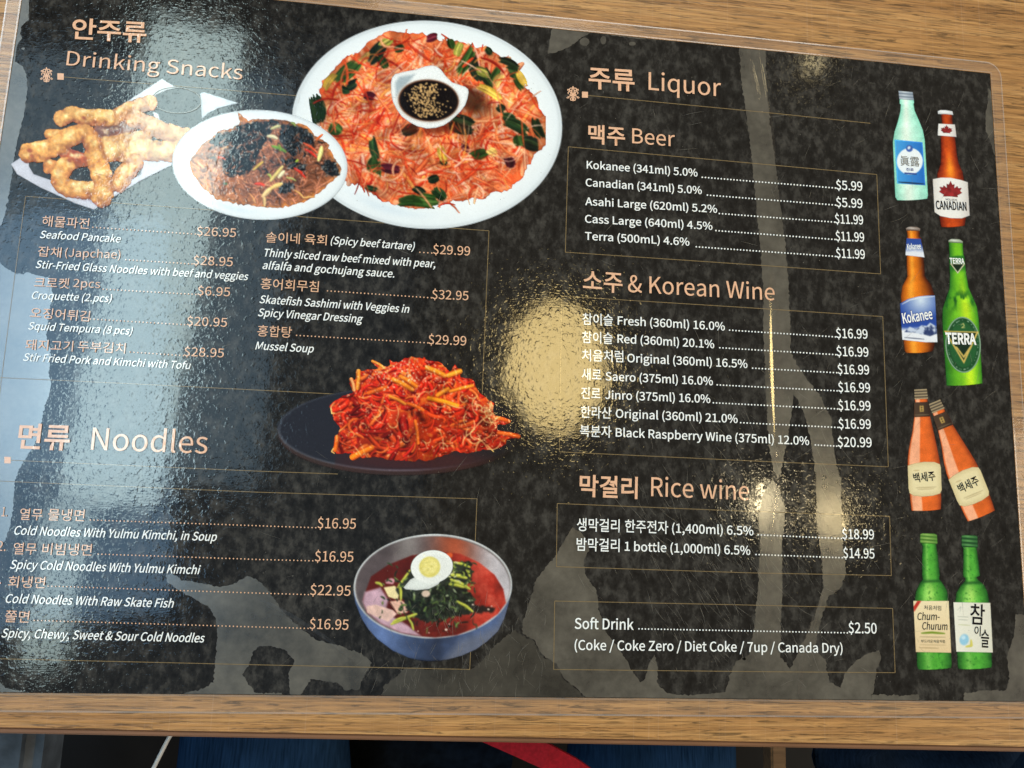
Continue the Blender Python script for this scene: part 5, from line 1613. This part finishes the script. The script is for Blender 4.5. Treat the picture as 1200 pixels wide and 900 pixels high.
# 5, 6 orange bottles with cream labels
def orange(u, t, X, Y):
    c = lerp((222, 104, 44), (132, 54, 28), np.clip(np.clip(u, 0, 1) ** 4 + np.clip(-u, 0, 1) ** 9 * .5, 0, 1))
    c = lerp(c, (244, 180, 146), np.clip((-.22 - u) * 14, 0, 1) * np.clip((u + .96) * 10, 0, 1) * .85)
    return c * (.96 + .1 * fbm(X, Y, 5, 3, 23)[..., None])
for top, bot, lab, w in (((1079.5, 466), (1085.5, 597.5), 'printed upright orange bottle with cream label', 1.0), ((1099, 480), (1150, 604.5), 'printed leaning orange bottle with cream label', 1.0)):
    bt, at = bottle(top, bot, [(0, 7.2, 7.2), (.04, 7.2, 7.2), (.06, 8, 8.4), (.17, 9, 9.5), (.3, 12, 12.5), (.45, 17, 16), (.55, 19, 18), (.6, 19.3, 18.6), (.92, 18, 18), (1, 17, 17)], orange, lab)
    q = lambda pts: [at(u, t) for u, t in pts]
    L = math.hypot(bot[0] - top[0], bot[1] - top[1])
    an = math.atan2(bot[0] - top[0], bot[1] - top[1])
    P, fin = quad_pic('cap', q([(-7.6, -.075), (7, -.075), (8, .012), (-7.8, .012)]), lambda X, Y, d: lerp((58, 50, 44), (186, 164, 128), .5 + .5 * np.sin(((X - top[0]) * math.sin(an) + (Y - top[1]) * math.cos(an)) * 1.9)), bt); fin()
    P, fin = quad_pic('neck_band', q([(-8.4, .04), (8.6, .04), (9.4, .17), (-8.9, .17)]), lambda X, Y, d: lerp((74, 56, 44), (48, 36, 30), np.clip((X - at(0, .1)[0]) / 9, 0, 1)), bt)
    for du in (-1.6, 1.6):
        a, b_ = at(du, .072), at(du, .125)
        P.stroke([a, b_], .6, (206, 170, 90), 0, 0, True)
    for tt in (.078, .1, .12):
        P.stroke([at(-2, tt), at(2, tt)], .5, (206, 170, 90), 0, 0, True)
    P.stroke([at(-8, .153), at(8, .153)], .5, (120, 104, 80), 0, 0, True)
    fin()
    P, fin = quad_pic('label', q([(-19.3, .60), (-12, .583), (0, .572), (12, .578), (18.3, .60), (19.3, .63), (19, .83), (17, .86), (8, .877), (-4, .88), (-14, .868), (-18.6, .845), (-19.6, .80)]), lambda X, Y, d: lerp((232, 216, 170), (206, 186, 138), np.clip(1 - d / 6, 0, 1) * .7), bt, 'cream label with dark brush lettering')
    P.stroke([at(-11, .80), at(13, .80)], .4, (170, 150, 110), 0, 0, True); P.stroke([at(-9, .815), at(10, .815)], .35, (176, 156, 116), 0, 0, True)
    P.stroke([at(-13, .645), at(-6, .645)], .6, (196, 170, 124), 0, 0, True)
    fin()
    lab_text('백세주', at(-12.5, .755), at(13, .742), 10.5, M_BLACK, bt, 'box', 0, .004)

# 7, 8 green bottles with pale labels
def green7(u, t, X, Y):
    c = lerp((84, 168, 60), (22, 70, 30), np.clip(np.abs(u) ** 2.6 * .95 + (fbm(X, Y, 5, 3, 29) - .5) * .35, 0, 1))
    c = lerp(c, (178, 224, 110), np.exp(-((u + .1) / .35) ** 2) * np.exp(-((t - .42) / .10) ** 2) * .9)
    c = lerp(c, (150, 210, 104), np.exp(-((u + .35) / .18) ** 2) * .5)
    c = lerp(c, (24, 70, 34), np.exp(-((t - .315) / .014) ** 2) * .7)
    sp = np.clip((fbm(X, Y, 2.2, 2, 31) - .68) * 9, 0, 1)
    return lerp(c, (40, 110, 40), sp * .6)
bt, at = bottle((1088.5, 634), (1095, 783.5), [(0, 8.6, 8.6), (.03, 8.6, 8.6), (.035, 7.6, 8.4), (.13, 8.6, 10), (.27, 9.6, 11), (.30, 9, 10), (.33, 13, 13.5), (.39, 17.5, 18.5), (.46, 19.5, 20), (.97, 20, 20.5), (1, 19, 19.5)], green7, 'printed green bottle with cream label and red corner')
cap_pic([(1078.4, 626.2), (1081, 625), (1095, 625.4), (1098, 627), (1098.6, 637.2), (1078.4, 636.4)], (62, 110, 40), (150, 186, 96), bt, 3)
P, fin = quad_pic('label', [(1070.4, 704.2), (1111.6, 704.2), (1114.6, 764.8), (1073.4, 764)], lambda X, Y, d: lerp((242, 222, 180), (228, 200, 156), np.clip((Y - 704) / 60, 0, 1)), bt, 'cream label with handwritten lettering and red corner')
P.poly([(1075, 704.2), (1079.6, 704.2), (1071.4, 717), (1070.6, 711)], (190, 50, 40), .6, True)
P.stroke([(1080, 742), (1092, 741.2), (1107, 742.4)], 1.3, (122, 146, 50), 0, 0, True)
P.stroke([(1078, 746.2), (1108, 746.8)], .35, (150, 130, 100), 0, 0, True); P.stroke([(1078, 755.5), (1108, 756)], .3, (176, 150, 110), 0, 0, True); P.stroke([(1077, 759), (1100, 759.6)], .5, (176, 150, 110), 0, 0, True)
fin()
lab_text('처음처럼', (1083, 714.6), (1103, 715.4), 5, M_BLACK, bt, 'box')
lab_text('Chum-', (1075.4, 726.4), (1101.5, 726.6), 7.6, M_BLACK, bt, slant=.2, bold=.003)
lab_text('Churum', (1081, 737.6), (1110.6, 738.2), 7.6, M_BLACK, bt, slant=.2, bold=.003)
lab_text('부드러운처음처럼', (1079.5, 753.2), (1107.5, 753.6), 3.4, M_BLACK, bt, 'box')
bt, at = bottle((1136.5, 637), (1142.8, 783), [(0, 8.6, 8.6), (.03, 8.6, 8.6), (.035, 7.8, 7.6), (.13, 8.4, 9), (.26, 9.6, 10.2), (.275, 7, 6), (.30, 7.5, 9), (.335, 13, 14.5), (.39, 18, 18), (.46, 20, 19.6), (.97, 20.4, 20), (1, 19.4, 19)], green7, 'printed green bottle with white label and black brush lettering')
cap_pic([(1126.8, 628.2), (1130, 627), (1143, 627.4), (1145.4, 628.8), (1146, 641.6), (1127, 640.8)], (22, 66, 34), (92, 150, 84), bt, 3)
P, fin = quad_pic('label', [(1117.4, 705.8), (1160.4, 706.6), (1163.4, 764.6), (1120.8, 763.6)], lambda X, Y, d: lerp((236, 232, 216), (220, 214, 196), np.clip((X - 1120) / 40, 0, 1) * .8), bt, 'white label with black brush lettering and blue drop')
P.ell(1130, 749.6, 5.4, 6.6, (150, 200, 224), .2, 1.4); P.ell(1129, 747, 2.4, 2.4, (196, 226, 240), 0, 2, True)
P.stroke([(1138, 750), (1138.5, 756.5), (1132, 757.8)], 1.5, (206, 196, 96), .1, .1, True)
P.stroke([(1122.6, 722.5), (1135, 723.2)], .4, (176, 176, 160), 0, 0, True); P.stroke([(1122.8, 726), (1134, 726.6)], .4, (176, 176, 160), 0, 0, True); P.stroke([(1123, 732), (1137, 732.8)], .45, (196, 196, 150), 0, 0, True)
P.stroke([(1122, 715), (1126, 711), (1125, 717)], .4, (190, 190, 176), 0, 0, True)
fin()
lab_text('참', (1137.2, 731.4), (1154.5, 732.6), 22, M_BLACK, bt, 'box', .05, .004)
lab_text('이', (1142, 745.2), (1149.6, 745.8), 11, M_BLACK, bt, 'box', .05, .004)
lab_text('슬', (1149.8, 758.6), (1159.4, 759.2), 19, M_BLACK, bt, 'box', .05, .004)

# ------------------------------------------------------------------ hairline scratches in the film
rs = np.random.default_rng(44)
b = MB()
for k in range(820):
    t = rs.random()
    if t < .5:
        x, y = rs.normal(860, 70), rs.normal(640, 75); a = rs.normal(1.0, .18); ln = rs.uniform(6, 34)
    elif t < .7:
        x, y = rs.uniform(420, 640), rs.uniform(700, 815); a = rs.normal(1.6, .5); ln = rs.uniform(5, 24)
    elif t < .85:
        x, y = rs.uniform(900, 1190), rs.uniform(70, 800); a = rs.normal(-.9, .5); ln = rs.uniform(5, 30)
    else:
        x, y = rs.uniform(20, 1170), rs.uniform(60, 800); a = rs.uniform(0, 3.1); ln = rs.uniform(4, 30)
    if not (20 < x < 1180 and 60 < y < 812):
        continue
    pts = curl(rs, x - math.cos(a) * ln / 2, y - math.sin(a) * ln / 2, a, ln, rs.normal(0, .25), 4)
    b.strip(pts, rs.uniform(.10, .26), Z_OVER + k * 4e-9, True)
for k in range(260):
    x, y = rs.uniform(20, 1175), rs.uniform(60, 812); q = rs.uniform(.2, .45)
    b.poly([(x + q * math.cos(a), y - q * math.sin(a)) for a in np.linspace(0, 6.283, 6)[:-1]], Z_OVER + 3e-6 + k * 4e-9)
M_SCR = plain_mat('scuffed_film', (120, 114, 104), 0.5, 0.5, 300, 0.4)
o = b.build('film_scratches', M_SCR, menu)
o['kind'] = 'stuff'
